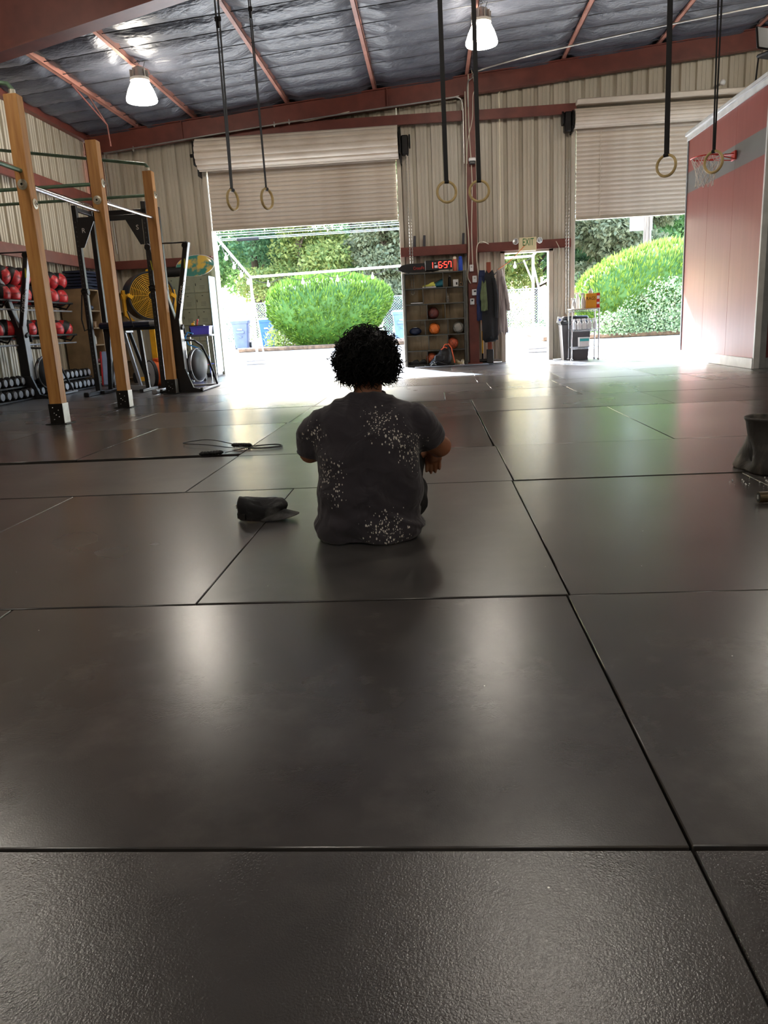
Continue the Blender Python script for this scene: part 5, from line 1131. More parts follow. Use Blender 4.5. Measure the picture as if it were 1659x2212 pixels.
CN_ = M('navy_cloth', C(30, 42, 80), .8, var=.3, vscale=8, bump=.3, bscale=20); CB_ = M('black_cloth', C(24, 25, 28), .8, var=.3, vscale=6, bump=.4, bscale=18); CO_ = M('olive_cloth', C(92, 104, 70), .8, var=.25, vscale=8, bump=.3, bscale=20)
STR = M('striped_cloth', C(186, 176, 172), .8, col2=C(120, 108, 108), vscale=4, stretch=(12, 12, .3), lo=.45, hi=.58)
c1 = cloth('hanging_jacket', 'navy jacket hanging behind the olive shirt on the coat post', 1.03, 16.44, 1.83, .95, .05, .10, .05, CN_, 1.0, -.02); sleeve(c1, [(-.03, -.03, .85), (-.08, -.04, .6), (-.09, -.04, .35), (-.06, -.04, .2)], [.03, .042, .04, .034], CN_)
c2 = cloth('hanging_coat', 'long black coat hanging on the coat post', 1.17, 16.36, 1.82, 1.33, .06, .15, .07, CB_, 2.3, -.01, .05); sleeve(c2, [(.08, -.04, 1.2), (.13, -.05, .9), (.13, -.05, .6), (.12, -.05, .42)], [.035, .046, .04, .035], CB_)
c3 = cloth('hanging_shirt', 'short olive shirt hanging over the black coat', 1.05, 16.26, 1.62, .55, .035, .06, .03, CO_, 3.7, .0, .02); sleeve(c3, [(-.03, 0, .48), (-.05, -.02, .3), (-.045, -.02, .2)], [.02, .03, .03], CO_)
c4 = cloth('hanging_shirt', 'long pale striped shirt hanging nearest the exit door', 1.38, 16.42, 1.84, 1.22, .05, .10, .06, STR, 5.1, .06, .08); sleeve(c4, [(.06, -.03, 1.1), (.12, -.04, .8), (.16, -.04, .55), (.17, -.04, .42)], [.03, .042, .038, .034], STR)
sh_ = thing('sledge_hammer', 'yellow-handled sledge hammer standing by the coat post', 'hammer', (1.02, 16.6, 0)); m = MB(); m.cyl((0, 0, .1), (0, 0, .66), .016, 10); m.build('handle', YEL, sh_); m = MB(); m.cyl((0, 0, .05), (0, 0, .2), .02, 10); m.cyl((-.08, 0, .045), (.08, 0, .045), .04, 14); m.build('head', DARKM, sh_)
# three dark stakes behind the girt
for i, x in enumerate((-.32, -.12, .68)): m = MB(); m.box((0, 0, .1), (.05, .03, .24), rotm('Y', R(2)), b=.004); tag(m.build('stub_stake', M('slate', C(72, 72, 78), .7) if 'slate' not in MATS else MATS['slate'], None, (x, 16.74, 2.41)), ['left short grey stake standing on the girt above the cubby', 'second short grey stake standing on the girt above the cubby', 'short grey stake on the girt beside the central column'][i], 'stake')
# ------------------------------------------------------------------ wire cart, rags box, bottles, bin
ct = thing('wire_cart', 'chrome wire cart with three shelves in front of the right roller door', 'cart', (2.98, 15.95, 0)); CX, CYD = .26, .2; CT = .98
for sx in (-1, 1):
    for sy in (-1, 1): m = MB(); m.cyl((sx * CX, sy * CYD, .03), (sx * CX, sy * CYD, CT + .02), .013, 10); m.sphere((sx * CX, sy * CYD, .025), .025, 10, 8); m.build('leg', CHROME, ct)
for z in (.26, .60, CT):
    m = MB()
    for sy in (-1, 1): m.cyl((-CX, sy * CYD, z), (CX, sy * CYD, z), .006, 6); m.cyl((-CX, sy * CYD, z - .035), (CX, sy * CYD, z - .035), .005, 6)
    for sx in (-1, 1): m.cyl((sx * CX, -CYD, z), (sx * CX, CYD, z), .006, 6)
    for k in range(13): x = -CX + 2 * CX * k / 12; m.cyl((x, -CYD, z), (x, CYD, z), .0035, 5)
    pts = [(-CX + 2 * CX * k / 24, -CYD, z - .035 * (k % 2)) for k in range(25)]; m.tube(pts, .0035, 4); m.build('wire_shelf', CHROME, ct)
m = MB(); m.box((0, 0, CT + .012), (.56, .44, .016), b=.008); m.build('tray', M('cart_tray', C(210, 196, 176), .4, var=.05), ct)
def on(dx, dy, z): return (2.98 + dx, 15.95 + dy, z)
rb = thing('rags_box', 'yellow and red cardboard box of rags on the wire cart', 'box', on(.16, -.05, CT + .021), R(-6)); RY = M('box_yellow', C(224, 156, 40), .5, var=.05)
m = MB(); m.box((0, 0, .14), (.26, .18, .28), b=.004); m.build('carton', RY, rb); m = MB(); m.box((.1, -.0, .14), (.064, .184, .282), b=.003); m.build('red_end', M('box_red', C(206, 52, 44), .5), rb); m = MB(); m.box((.1, -.093, .2), (.05, .002, .06)); m.box((.1, -.093, .09), (.05, .002, .04)); m.build('white_print', WHTP, rb)
obj('lettering', text_mesh('rags_text', 'RAGS', .085, .001, BLKT, fit=.17), rb, (-.035, -.0915, .18), (PI / 2, 0, 0)); m = MB(); m.sphere((-.04, 0, .3), (.05, .04, .05), 10, 8); m.lathe([(.03, .3), (.012, .37), (.002, .385)], 8, (-.03, 0, .0)); m.build('rag_tuft', WHT, rb)
def spray(label, loc, h=.24):
    t = thing('spray_bottle', label, 'bottle', loc, .4); m = MB(); m.lathe([(.042, 0), (.046, .01), (.046, h * .5), (.03, h * .7), (.015, h * .78)], 16); m.build('body', WHT, t); m = MB(); m.cyl((0, 0, h * .78), (0, 0, h * .88), .018, 10); m.box((-.02, 0, h * .93), (.09, .025, .03), b=.006); m.box((-.04, 0, h * .82), (.012, .015, .05)); m.build('trigger_head', WHT, t)
spray('white spray bottle beside the rags box', on(-.02, -.06, CT + .021), .3); spray('white spray bottle at the left end of the wire cart', on(-.2, -.08, CT + .021), .2); spray('white spray bottle at the back of the wire cart', on(-.1, .1, CT + .021), .32)
for k in range(5): spray('white bottle on the middle shelf of the cart, ' + ['first', 'second', 'third', 'fourth', 'fifth'][k] + ' from the left', on(-.2 + k * .1, -.1, .608), .2)
t = thing('wipes_carton', 'white and teal carton on the lowest shelf of the wire cart', 'carton', on(.0, -.04, .268)); m = MB(); m.box((0, 0, .09), (.2, .16, .18), b=.004); m.build('box', WHT, t); m = MB(); m.box((0, -.082, .13), (.18, .003, .05)); m.build('teal_band', M('teal_print', C(60, 176, 176), .5), t)
tbn = thing('waste_bin', 'dark grey waste bin with a blue and white sign behind the wire cart', 'bin', (2.88, 16.38, 0)); m = MB(); m.loft([[(-.24, -.18, .0), (.24, -.18, 0), (.24, .18, 0), (-.24, .18, 0)], [(-.29, -.22, .7), (.29, -.22, .7), (.29, .22, .7), (-.29, .22, .7)]]); m.build('body', M('bin_dark', C(70, 66, 66), .5, var=.15), tbn, angle=20)
m = MB(); m.box((0, 0, .74), (.62, .48, .08), b=.02); m.box((0, .04, .82), (.52, .36, .1), b=.03); m.build('lid', BLK, tbn); m = MB(); m.box((-.33, -.2, .8), (.1, .02, .12), rotm('Y', .2), b=.004); sg = m.build('sign_plate', WHT, tbn); m = MB(); m.lathe([(.03, 0), (.03, .004)], 3, (-.33, -.212, .805), (0, -1, 0)); m.build('blue_symbol', BLUE, sg)
# ------------------------------------------------------------------ basketball hoop on the partition
HO = M('hoop_red', C(196, 58, 46), .4, .2, var=.1); hp = thing('basketball_hoop', 'red basketball hoop with white net on the red partition', 'basketball hoop', (4.54, 12.62, 3.05)); rr = .225; hc = Vector((-.4, .0, 0))
m = MB(); m.tube([hc + Vector((rr * math.cos(a), rr * math.sin(a), 0)) for a in [2 * PI * i / 40 for i in range(40)]], .009, 8, closed=True); m.build('rim', HO, hp)
m = MB(); m.box((-.015, 0, .0), (.03, .16, .13), b=.006); m.box((-.09, 0, .02), (.16, .12, .012)); m.build('mount_plate', HO, hp)
for s_ in (-1, 1): m = MB(); m.tube([(-.03, s_ * .06, -.05), hc + Vector((.05, s_ * .2, -.004))], .008, 6); m.build('brace', HO, hp)
NET = M('net_cord', C(220, 214, 204), .7); NL = 12; lev = [(0, .222), (-.09, .19), (-.17, .155), (-.25, .135), (-.33, .125), (-.4, .13)]
for s_ in (0, 1):
    for k in range(NL):
        pts = []
        for i, (z, r_) in enumerate(lev): a = 2 * PI * (k + (.5 if (i % 2) == (0 if s_ else 1) else 0) * (1 if s_ else 1) + (0 if s_ == 0 else .5 * 0)) / NL + (0 if s_ == 0 else 2 * PI / NL * (0 if i % 2 else 0)); a = 2 * PI * (k + (.5 * (i % 2) if s_ == 0 else -.5 * (i % 2))) / NL; pts.append(hc + Vector((r_ * math.cos(a) - .03 * (z / .4) ** 2, r_ * math.sin(a), z + .012 * nz(k, i))))
        m = MB(); m.tube(pts, .0045, 5); m.build('net_cord', NET, hp)
# things stored on the loft
t = thing('stacked_chair', 'black stacking chair up on the loft edge', 'chair', (4.95, 12.3, PZ + .06), R(30))
for sx in (-1, 1):
    for sy in (-1, 1): m = MB(); m.cyl((sx * .2, sy * .2, 0), (sx * .18, sy * .18, .42), .012, 8); m.build('leg', BLK, t)
m = MB(); m.box((0, 0, .43), (.42, .42, .05), b=.02); m.build('seat', BLKR, t); m = MB(); m.box((0, .22, .68), (.4, .04, .3), rotm('X', -.15), b=.02); m.build('backrest', BLKR, t)
t = thing('yellow_pail', 'yellow pail on the loft at the top right corner', 'pail', (4.85, 11.72, PZ + .06)); m = MB(); m.lathe([(.12, 0), (.14, .28), (.15, .28), (.15, .3)], 18); m.build('body', YEL, t); m = MB(); m.tube([(.15 * math.cos(a), 0, .29 + .12 * math.sin(a)) for a in [PI * k / 8 for k in range(9)]], .005, 5); m.build('bail', GALV, t)
t = thing('green_bag', 'green duffel bag on the loft behind the chair', 'bag', (5.2, 11.95, PZ + .06)); m = MB(); m.sphere((0, 0, .45), (.24, .3, .45), 16, 10); m.build('body', M('green_cloth', C(40, 110, 60), .7, var=.2), t); m = MB(); m.tube([(-.2, -.1, .7), (-.1, -.1, .95), (.1, -.1, .95), (.2, -.1, .7)], .014, 6); m.build('handle', BLK, t)
# black bag hanging on the office wall, hook
t = thing('hanging_bag', 'long black bag hanging on the dark red wall at the right edge', 'bag', (4.98, 11.36, 0)); m = MB(); secs = []
for k in range(9):
    s_ = k / 8; secs.append([(.14 * (.6 + .5 * math.sin(PI * (.2 + .7 * s_))) * math.cos(a), .09 * math.sin(a), 2.55 - 1.5 * s_) for a in [2 * PI * i / 16 for i in range(16)]])
m.loft(secs); m.build('body', CB_, t); m = MB(); m.tube([(0, .05, 2.5), (0, .08, 2.75), (0, .1, 2.8)], .02, 6); m.build('strap', BLK, t); m = MB(); m.cyl((0, 0, 1.03), (0, 0, 1.0), .03, 10); m.sphere((0, 0, .99), .025, 8, 6); m.build('buckle', CHROME, t)
t = thing('security_camera', 'small white camera on the back wall behind the right ring straps', 'camera', (5.66, 16.62, 5.05)); m = MB(); m.sphere((0, -.06, 0), .055, 14, 10); m.build('dome', WHT, t); m = MB(); m.cyl((0, -.04, 0), (0, .22, .02), .02, 8); m.build('arm', GALV, t)
# ------------------------------------------------------------------ foreground: cap, jump rope, bucket, barbell
CAPM = M('cap_black', C(26, 26, 28), .75, col2=C(120, 118, 116), vscale=9, lo=.52, hi=.8, bump=.35, bscale=60, bdist=.004)
cp = thing('baseball_cap', 'crumpled black baseball cap with chalk marks lying on the mat', 'cap', (-.80, 3.50, 0), R(-6)); m = MB(); secs = []
for k in range(12):
    s_ = k / 11; sec = []
    for i in range(36):
        a = 2 * PI * i / 36; c_, n_ = math.cos(a), math.sin(a); sg = lambda v, e: (abs(v) ** e) * (1 if v > 0 else -1)
        H = .082 - .014 * c_ + .010 * math.sin(2 * a + .6) + .012 * nz(c_ * 2, n_ * 2, 5)
        if s_ < .72: t_ = s_ / .72; q = 1 + .05 * math.sin(PI * t_); z_ = H * t_
        else: t_ = (s_ - .72) / .28; q = 1 - .92 * t_; z_ = H + .006 * math.sin(PI * min(1, t_ * 2)) - .034 * t_ ** .8
        f = 1 + .13 * nz(c_ * 2.2, n_ * 2.2, s_ * 3 + 1)
        sec.append((-.04 + .108 * sg(c_, .85) * f * q, .082 * sg(n_, .85) * f * q + .01 * s_, .004 + max(0, z_)))
    secs.append(sec)
m.loft(secs); m.build('crown', CAPM, cp, angle=120)
m = MB(); vs = []; fs = []; nu, nv = 18, 8
for lay in (0, 1):
    for i in range(nv + 1):
        for j in range(nu + 1):
            a = R(-78 + 156 * j / nu); t_ = i / nv; px = -.05 + .108 * math.cos(a) + t_ * .094 * max(0, math.cos(a)) ** .45; py = .084 * math.sin(a) * (1 + .06 * t_)
            vs.append((px, py, .010 + .034 * (1 - (py / .09) ** 2) * (1 - .45 * t_) - .004 * t_ + (.0035 if lay else 0)))
    o = lay * (nv + 1) * (nu + 1)
    for i in range(nv):
        for j in range(nu): q = o + i * (nu + 1) + j; fs.append((q, q + 1, q + nu + 2, q + nu + 1))
W_ = (nu + 1); T_ = (nv + 1) * W_
for j in range(nu): fs.append((nv * W_ + j, nv * W_ + j + 1, T_ + nv * W_ + j + 1, T_ + nv * W_ + j))
m.add(vs, fs); br_ = m.build('brim', CAPM, cp, angle=60); br_.rotation_euler = (R(2), 0, R(-14))
m = MB(); m.box((-.158, -.01, .06), (.006, .03, .02), rotm('Z', .2), b=.002); m.build('white_tab', WHTP, cp); m = MB(); m.box((-.12, -.06, .022), (.06, .01, .03), rotm('Z', -.6), b=.003); m.build('back_strap', BLKR, cp)
jr = thing('jump_rope', 'black jump rope with ridged handles lying on the mats', 'jump rope', (-1.55, 5.7, 0)); m = MB()
def crv(P_, k=8):
    P_ = [Vector(p) for p in P_]; out = []
    for i in range(len(P_) - 1):
        p0, p1, p2, p3 = P_[max(0, i - 1)], P_[i], P_[i + 1], P_[min(len(P_) - 1, i + 2)]
        for q in range(k): t = q / k; out.append(.5 * ((2 * p1) + (p2 - p0) * t + (2 * p0 - 5 * p1 + 4 * p2 - p3) * t * t + (3 * p1 - p0 - 3 * p2 + p3) * t ** 3))
    out.append(P_[-1]); return out
m.tube(crv([(.1, .1, .012), (.3, .16, .01), (.36, .06, .01), (.2, -.0, .012), (-.0, .03, .014), (-.25, .2, .02), (-.47, .35, .015), (-.5, .45, .012), (-.3, .42, .03), (-.05, .2, .02), (.15, -.02, .01), (.34, .0, .01), (.37, .08, .01), (.25, .12, .012), (.1, .0, .012), (-.0, -.2, .014)]), .0035, 6); m.build('cable', BLK, jr)
def handle(c, d, par):
    m = MB(); d = Vector(d).normalized(); prof = [(.006, 0)]
    for k in range(7): z = .012 + k * .021; prof += [(.0135, z), (.0175, z + .007), (.0175, z + .014), (.0135, z + .02)]
    prof += [(.012, .165), (.004, .175)]; m.lathe(prof, 14, c, d); m.build('handle', BLKR, par)
handle((.015, .13, .0185), (1, -.0, -.0), jr) if 0 else handle((-.04, .14, .0185), (1, -.25, 0), jr); handle((-.18, -.25, .0185), (1, .3, 0), jr)
LEA = M('worn_leather', C(52, 48, 44), .65, col2=C(150, 140, 126), vscale=5, stretch=(1, 1, .5), lo=.5, hi=.72, bump=.5, bscale=30, bdist=.01)
bu = thing('chalk_bucket', 'slumped black rubber chalk bucket at the right edge of the floor', 'bucket', (1.79, 4.22, 0)); m = MB(); secs = []; N_ = 40
for (z, r_, fo) in ((0, .165, .03), (.012, .172, .035), (.05, .15, .05), (.09, .135, .05), (.14, .13, .03), (.2, .132, .012), (.265, .136, .004), (.275, .143, .002), (.285, .143, .002), (.288, .136, .002), (.28, .128, .002), (.2, .12, .008), (.03, .11, .01)):
    secs.append([((r_ + fo * math.sin(a * 3 + 1.2 + z * 9)) * math.cos(a + z * 1.2 * (fo > .02)), (r_ + fo * math.sin(a * 3 + 1.2 + z * 9)) * math.sin(a + z * 1.2 * (fo > .02)), z) for a in [2 * PI * i / N_ for i in range(N_)]])
m.loft(secs); m.build('body', LEA, bu, angle=100)
m = MB(); m.loft([[(-.17 - .05 * s_ + .02 * q, -.02 + .05 * q - .1 * s_, .11 - .1 * s_ + .03 * q * (1 - s_)) for q, s_ in ((0, t_), (.6, t_), (1, t_), (.5, t_ * .96))] for t_ in (0, .3, .6, .9, 1)]); m.build('torn_flap', LEA, bu, angle=100)
cr = MB()
for k in range(26): a = rg.uniform(0, 6.28); cr.sphere((rg.uniform(-.16, .1), rg.uniform(-.2, .02), .003), rg.uniform(.002, .005), 6, 4)
o = cr.build('chalk_crumbs', WHTP, None, (1.62, 3.98, 0)); tag(o, 'scattered white chalk crumbs on the mat before the bucket', 'chalk', kind='stuff')
bb_ = thing('barbell', 'bronze barbell sleeve lying on the mat at the right edge', 'barbell', (1.43, 3.47, .026), R(3)); BRZ = M('bronze_sleeve', C(96, 82, 60), .35, .7, var=.15)
m = MB(); m.cyl((0, 0, 0), (.415, 0, 0), .025, 20); m.build('sleeve', BRZ, bb_); m = MB(); m.cyl((.415, 0, 0), (.445, 0, 0), .026, 18); m.build('collar', CHROME, bb_); m = MB(); m.cyl((.44, 0, 0), (1.75, 0, 0), .0142, 14); m.build('shaft', DARKM, bb_)
m = MB(); m.cyl((1.75, 0, 0), (1.78, 0, 0), .026, 18); m.build('collar', CHROME, bb_); m = MB(); m.cyl((1.78, 0, 0), (2.195, 0, 0), .025, 20); m.build('sleeve', BRZ, bb_)
m = MB(); m.lathe([(.021, -.0005), (.021, .001), (.012, .0015), (.002, .0015)], 18, (0, 0, 0), (-1, 0, 0)); ec = m.build('end_cap', BLKT, bb_); obj('emblem', text_mesh('cap_text', '8', .03, .0005, WHTP), ec, (-.002, 0, 0), (PI / 2, 0, -PI / 2))
# scuffs: none beyond the mat material
# ------------------------------------------------------------------ the seated person
pr = thing('person', 'person in a bleach-spotted dark tee sitting on the mats with their back to the camera', 'person', (-.283, 3.12, 0))
SKIN = M('skin', C(168, 112, 80), .5, col2=C(150, 94, 66), vscale=6, bump=.08, bscale=120, bdist=.002)
HAIR = M('hair_black', C(8, 7, 7), .55, spec=.25)
def shirt_material():
    m = bpy.data.materials.new('shirt_charcoal'); m.use_nodes = True; nt = m.node_tree; N = nt.nodes; L = nt.links; P = N['Principled BSDF']
    tc = N.new('ShaderNodeTexCoord'); O = tc.outputs['Object']
    nb = N.new('ShaderNodeTexNoise'); nb.inputs['Scale'].default_value = 7; L.new(O, nb.inputs[0])
    cr = N.new('ShaderNodeValToRGB'); L.new(nb.outputs[0], cr.inputs[0]); cr.color_ramp.elements[0].color = C(46, 42, 49); cr.color_ramp.elements[1].color = C(62, 56, 63)
    acc = None
    for (c, r) in (((.06, -.10, .50), .11), ((.12, -.08, .42), .08), ((.19, -.06, .36), .10), ((-.15, -.10, .30), .085), ((-.12, -.11, .20), .06), ((.07, -.14, .06), .12), ((-.22, -.05, .44), .07)):
        d = N.new('ShaderNodeVectorMath'); d.operation = 'DISTANCE'; L.new(O, d.inputs[0]); d.inputs[1].default_value = c
        mr = N.new('ShaderNodeMapRange'); mr.inputs[1].default_value = r; mr.inputs[2].default_value = r * .15; mr.inputs[3].default_value = 0; mr.inputs[4].default_value = 1; L.new(d.outputs['Value'], mr.inputs[0])
        if acc is None: acc = mr.outputs[0]
        else: mx = N.new('ShaderNodeMath'); mx.operation = 'MAXIMUM'; L.new(acc, mx.inputs[0]); L.new(mr.outputs[0], mx.inputs[1]); acc = mx.outputs[0]
    st = N.new('ShaderNodeMapping'); st.inputs['Scale'].default_value = (1, 1, .62); L.new(O, st.inputs[0])
    dots = None
    for sc, th, k in ((150, .52, 1.0), (74, .34, .6), (30, .13, .28)):
        vo = N.new('ShaderNodeTexVoronoi'); vo.inputs['Scale'].default_value = sc; L.new(st.outputs[0], vo.inputs['Vector'])
        sp = N.new('ShaderNodeSeparateColor'); L.new(vo.outputs['Color'], sp.inputs[0])
        # a cell carries a fleck when its random value lies under the cluster mask
        lt = N.new('ShaderNodeMath'); lt.operation = 'MULTIPLY'; lt.inputs[1].default_value = k; L.new(acc, lt.inputs[0])
        cm_ = N.new('ShaderNodeMath'); cm_.operation = 'LESS_THAN'; L.new(sp.outputs[0], cm_.inputs[0]); L.new(lt.outputs[0], cm_.inputs[1])
        tr_ = N.new('ShaderNodeMath'); tr_.operation = 'MULTIPLY'; tr_.inputs[1].default_value = th; L.new(sp.outputs[1], tr_.inputs[0])
        dd = N.new('ShaderNodeMath'); dd.operation = 'LESS_THAN'; L.new(vo.outputs['Distance'], dd.inputs[0]); L.new(tr_.outputs[0], dd.inputs[1])
        mu = N.new('ShaderNodeMath'); mu.operation = 'MULTIPLY'; L.new(cm_.outputs[0], mu.inputs[0]); L.new(dd.outputs[0], mu.inputs[1])
        if dots is None: dots = mu.outputs[0]
        else: mx = N.new('ShaderNodeMath'); mx.operation = 'MAXIMUM'; L.new(dots, mx.inputs[0]); L.new(mu.outputs[0], mx.inputs[1]); dots = mx.outputs[0]
    mx = N.new('ShaderNodeMix'); mx.data_type = 'RGBA'; L.new(dots, mx.inputs[0]); L.new(cr.outputs[0], mx.inputs[6]); mx.inputs[7].default_value = C(222, 216, 204)
    L.new(mx.outputs[2], P.inputs['Base Color']); P.inputs['Roughness'].default_value = .85; P.inputs['Sheen Weight'].default_value = .25
    n4 = N.new('ShaderNodeTexNoise'); n4.inputs['Scale'].default_value = 8; n4.inputs['Detail'].default_value = 2; n4.inputs['Distortion'].default_value = 1.6; L.new(O, n4.inputs[0]); b4 = N.new('ShaderNodeBump'); b4.inputs['Strength'].default_value = .55; b4.inputs['Distance'].default_value = .03; L.new(n4.outputs[0], b4.inputs['Height'])
    n3 = N.new('ShaderNodeTexNoise'); n3.inputs['Scale'].default_value = 380; L.new(O, n3.inputs[0]); bp = N.new('ShaderNodeBump'); bp.inputs['Strength'].default_value = .2; bp.inputs['Distance'].default_value = .002; L.new(n3.outputs[0], bp.inputs['Height']); L.new(b4.outputs[0], bp.inputs['Normal']); L.new(bp.outputs[0], P.inputs['Normal'])
    return m
SHIRT = shirt_material(); PANT = M('black_trousers', C(17, 17, 19), .8, var=.2, bump=.2, bscale=40)
def cap_tube(m, pts, rs, n=16):
    """limb: tube with rounded ends"""
    P_ = [Vector(p) for p in pts]; d0 = (P_[0] - P_[1]).normalized(); d1 = (P_[-1] - P_[-2]).normalized()
    pp = [P_[0] + d0 * rs[0] * .85, P_[0] + d0 * rs[0] * .5] + P_ + [P_[-1] + d1 * rs[-1] * .5, P_[-1] + d1 * rs[-1] * .85]
    rr = [rs[0] * .35, rs[0] * .82] + list(rs) + [rs[-1] * .82, rs[-1] * .35]; m.tube(pp, rr, n)
def ell(hw, cx, yb, yf, z, n=36, sq=2.4, tilt=0.):
    out = []
    for i in range(n):
        a = 2 * PI * i / n; c, s_ = math.cos(a), math.sin(a)
        x = cx + hw * (abs(c) ** (2 / sq)) * (1 if c > 0 else -1); t = (abs(s_) ** (2 / sq)) * (1 if s_ > 0 else -1)
        y = (yb + yf) / 2 + (yf - yb) / 2 * t; out.append((x, y, z + tilt * (y - (yb + yf) / 2)))
    return out
# body: torso core, neck, head, arms and hands as one surface
b = MB()
b.loft([ell(.14, 0, -.10, .10, .03), ell(.15, 0, -.10, .11, .15), ell(.155, 0, -.09, .11, .3), ell(.165, .0, -.07, .12, .42), ell(.15, 0, -.03, .12, .47), ell(.07, 0, .02, .11, .54)])
cap_tube(b, [(0, .06, .51), (.004, .085, .59), (.008, .115, .66)], [.062, .058, .06])
b.sphere((.008, .155, 0.735), (.077, .098, .108), 28, 20)            # skull
b.sphere((.008, .195, 0.685), (.058, .068, .07), 20, 14)             # jaw
b.sphere((.008, .262, 0.715), (.013, .02, .022), 10, 8); b.sphere((.008, .252, 0.735), (.01, .012, .03), 10, 8)   # nose
for s_ in (-1, 1):
    b.sphere((.008 + s_ * .078, .15, 0.722), (.01, .02, .03), 10, 8)  # ear
    b.sphere((.008 + s_ * .03, .245, 0.748), (.016, .01, .011), 8, 6)  # brow
b.sphere((.008, .245, 0.682), (.024, .012, .008), 10, 6)             # lips
def arm(s_, sh, el, wr, hd):
    sh, el, wr = Vector(sh), Vector(el), Vector(wr)
    cap_tube(b, [sh, sh.lerp(el, .35), sh.lerp(el, .7), el, el.lerp(wr, .3), el.lerp(wr, .65), wr], [.056, .056, .05, .046, .048, .038, .028])
    # palm and fingers hang from the wrist
    hx = Vector(hd[0]); ax = Vector(hd[1]).normalized(); pn = Vector(hd[2]).normalized(); across = ax.cross(pn).normalized() * s_
    cap_tube(b, [wr, wr.lerp(hx, .5), hx], [.027, .03, .03]); k0 = hx
    for k in range(4):
        o_ = (k - 1.5) * .0205; b.tube([wr.lerp(hx, .35) + across * o_ * .7, hx + across * o_ + ax * .012], [.014, .0125], 10)
    L_ = (.058, .066, .062, .048)
    for k in range(4):
        o_ = (k - 1.5) * .0185; st_ = hx + across * o_ + ax * .008; d = (ax + across * (k - 1.5) * .03).normalized(); n1 = st_ + d * L_[k] * .45; d2 = (d - pn * (.25 + .1 * k)).normalized(); n2 = n1 + d2 * L_[k] * .32; d3 = (d2 - pn * .35).normalized(); n3_ = n2 + d3 * L_[k] * .26
        cap_tube(b, [st_, n1, n2, n3_], [.0105, .0095, .0088, .0075], 10)
    ts = wr.lerp(hx, .3) - across * .026; td = (ax * .75 - across * .75 - pn * .35).normalized(); cap_tube(b, [ts, ts + td * .03, ts + td * .05 + ax * .012, ts + td * .056 + ax * .034], [.014, .0125, .0105, .0085], 10)
arm(1, (.165, .05, .455), (.300, .115, .350), (.262, .335, .315), ((.262, .375, .262), (-.02, .12, -1), (0, 1, .12)))
arm(-1, (-.165, .05, .455), (-.262, .115, .345), (-.19, .36, .345), ((-.185, .41, .31), (.02, .15, -1), (0, 1, .15)))
bme = remesh(b, .0042, 5); bme.materials.append(SKIN); bme.polygons.foreach_set('use_smooth', [True] * len(bme.polygons)); obj('body', bme, pr)
for s_ in (-1, 1): m = MB(); m.sphere((.008 + s_ * .03, .243, .732), .011, 12, 8); m.build('eye', WHT, pr)
# shirt
s = MB()
s.loft([ell(.165, -.003, -.138, .13, .004), ell(.205, -.003, -.150, .14, .022), ell(.220, -.003, -.150, .145, .06), ell(.212, -.003, -.145, .14, .115), ell(.205, -.002, -.140, .135, .18), ell(.207, -.002, -.138, .135, .25), ell(.212, .0, -.134, .14, .33), ell(.216, .0, -.122, .15, .39), ell(.232, .0, -.100, .155, .435),
        ell(.232, .002, -.075, .155, .470), ell(.205, .003, -.05, .155, .505), ell(.165, .005, -.022, .155, .535), ell(.12, .005, .0, .155, .560), ell(.085, .005, .014, .15, .577), ell(.069, .005, .02, .14, .588)])
s.tube([(-.13, .035, .455), (-.18, .045, .445), (-.215, .06, .415), (-.234, .075, .372), (-.240, .08, .350)], [.07, .085, .083, .075, .071], 22)
s.tube([(.13, .035, .455), (.178, .045, .445), (.215, .06, .425), (.242, .08, .395), (.250, .088, .378)], [.07, .085, .08, .071, .069], 22)
sme = remesh(s, .0062, 22)
nm = [v.normal.copy() for v in sme.vertices]
for v, n_ in zip(sme.vertices, nm):
    x, y, z = v.co; fo = max(0, 1 - abs(z - .1) / .16)
    rd = lambda n: (1 - abs(n) * 2.2) if abs(n) < .45 else 0
    sx = 1 if x > 0 else -1
    d = .012 * nz(x * 6 + z * 4, y * 4, z * 7 - x * 5) + .010 * rd(nz(x * 5 * 1.0 - z * 5 * sx, y * 3, z * 9 + x * 4 * sx)) * (.5 + .5 * nz(x * 4, z * 4, 3)) + .012 * rd(nz(x * 3.2 + 11, y * 2, z * 15 + x * 8)) * max(0, 1 - z / .28) + .008 * rd(nz(x * 15, y * 3 + 4, z * 4)) * max(0, (z - .38) / .2)
    d += .012 * fo * math.sin(38 * z + 9 * x + 3 * nz(x * 6, z * 5)) * .6                                    # bunched waist
    d += .006 * math.sin(60 * (x * .8 + z * .5)) * max(0, 1 - abs(abs(x) - .19) / .07) * max(0, 1 - abs(z - .46) / .1)   # armpit folds
    d += -.008 * math.exp(-((x - .01) / .03) ** 2) * (1 if y < 0 else 0) * max(0, min(1, (z - .1) / .1)) * max(0, min(1, (.5 - z) / .1))        # spine hollow
    d *= 1.6
    if z < .012: d *= .2
    v.co = v.co + n_ * d
    if v.co.z < .003: v.co.z = .003
sme.materials.append(SHIRT); sme.polygons.foreach_set('use_smooth', [True] * len(sme.polygons)); sh_o = obj('shirt', sme, pr)
m = MB(); m.tube([(.005 + .069 * math.cos(a), .080 + .060 * math.sin(a), .585 + .010 * math.sin(a)) for a in [2 * PI * i / 32 for i in range(32)]], .0065, 8, closed=True); m.build('collar', SHIRT, sh_o)
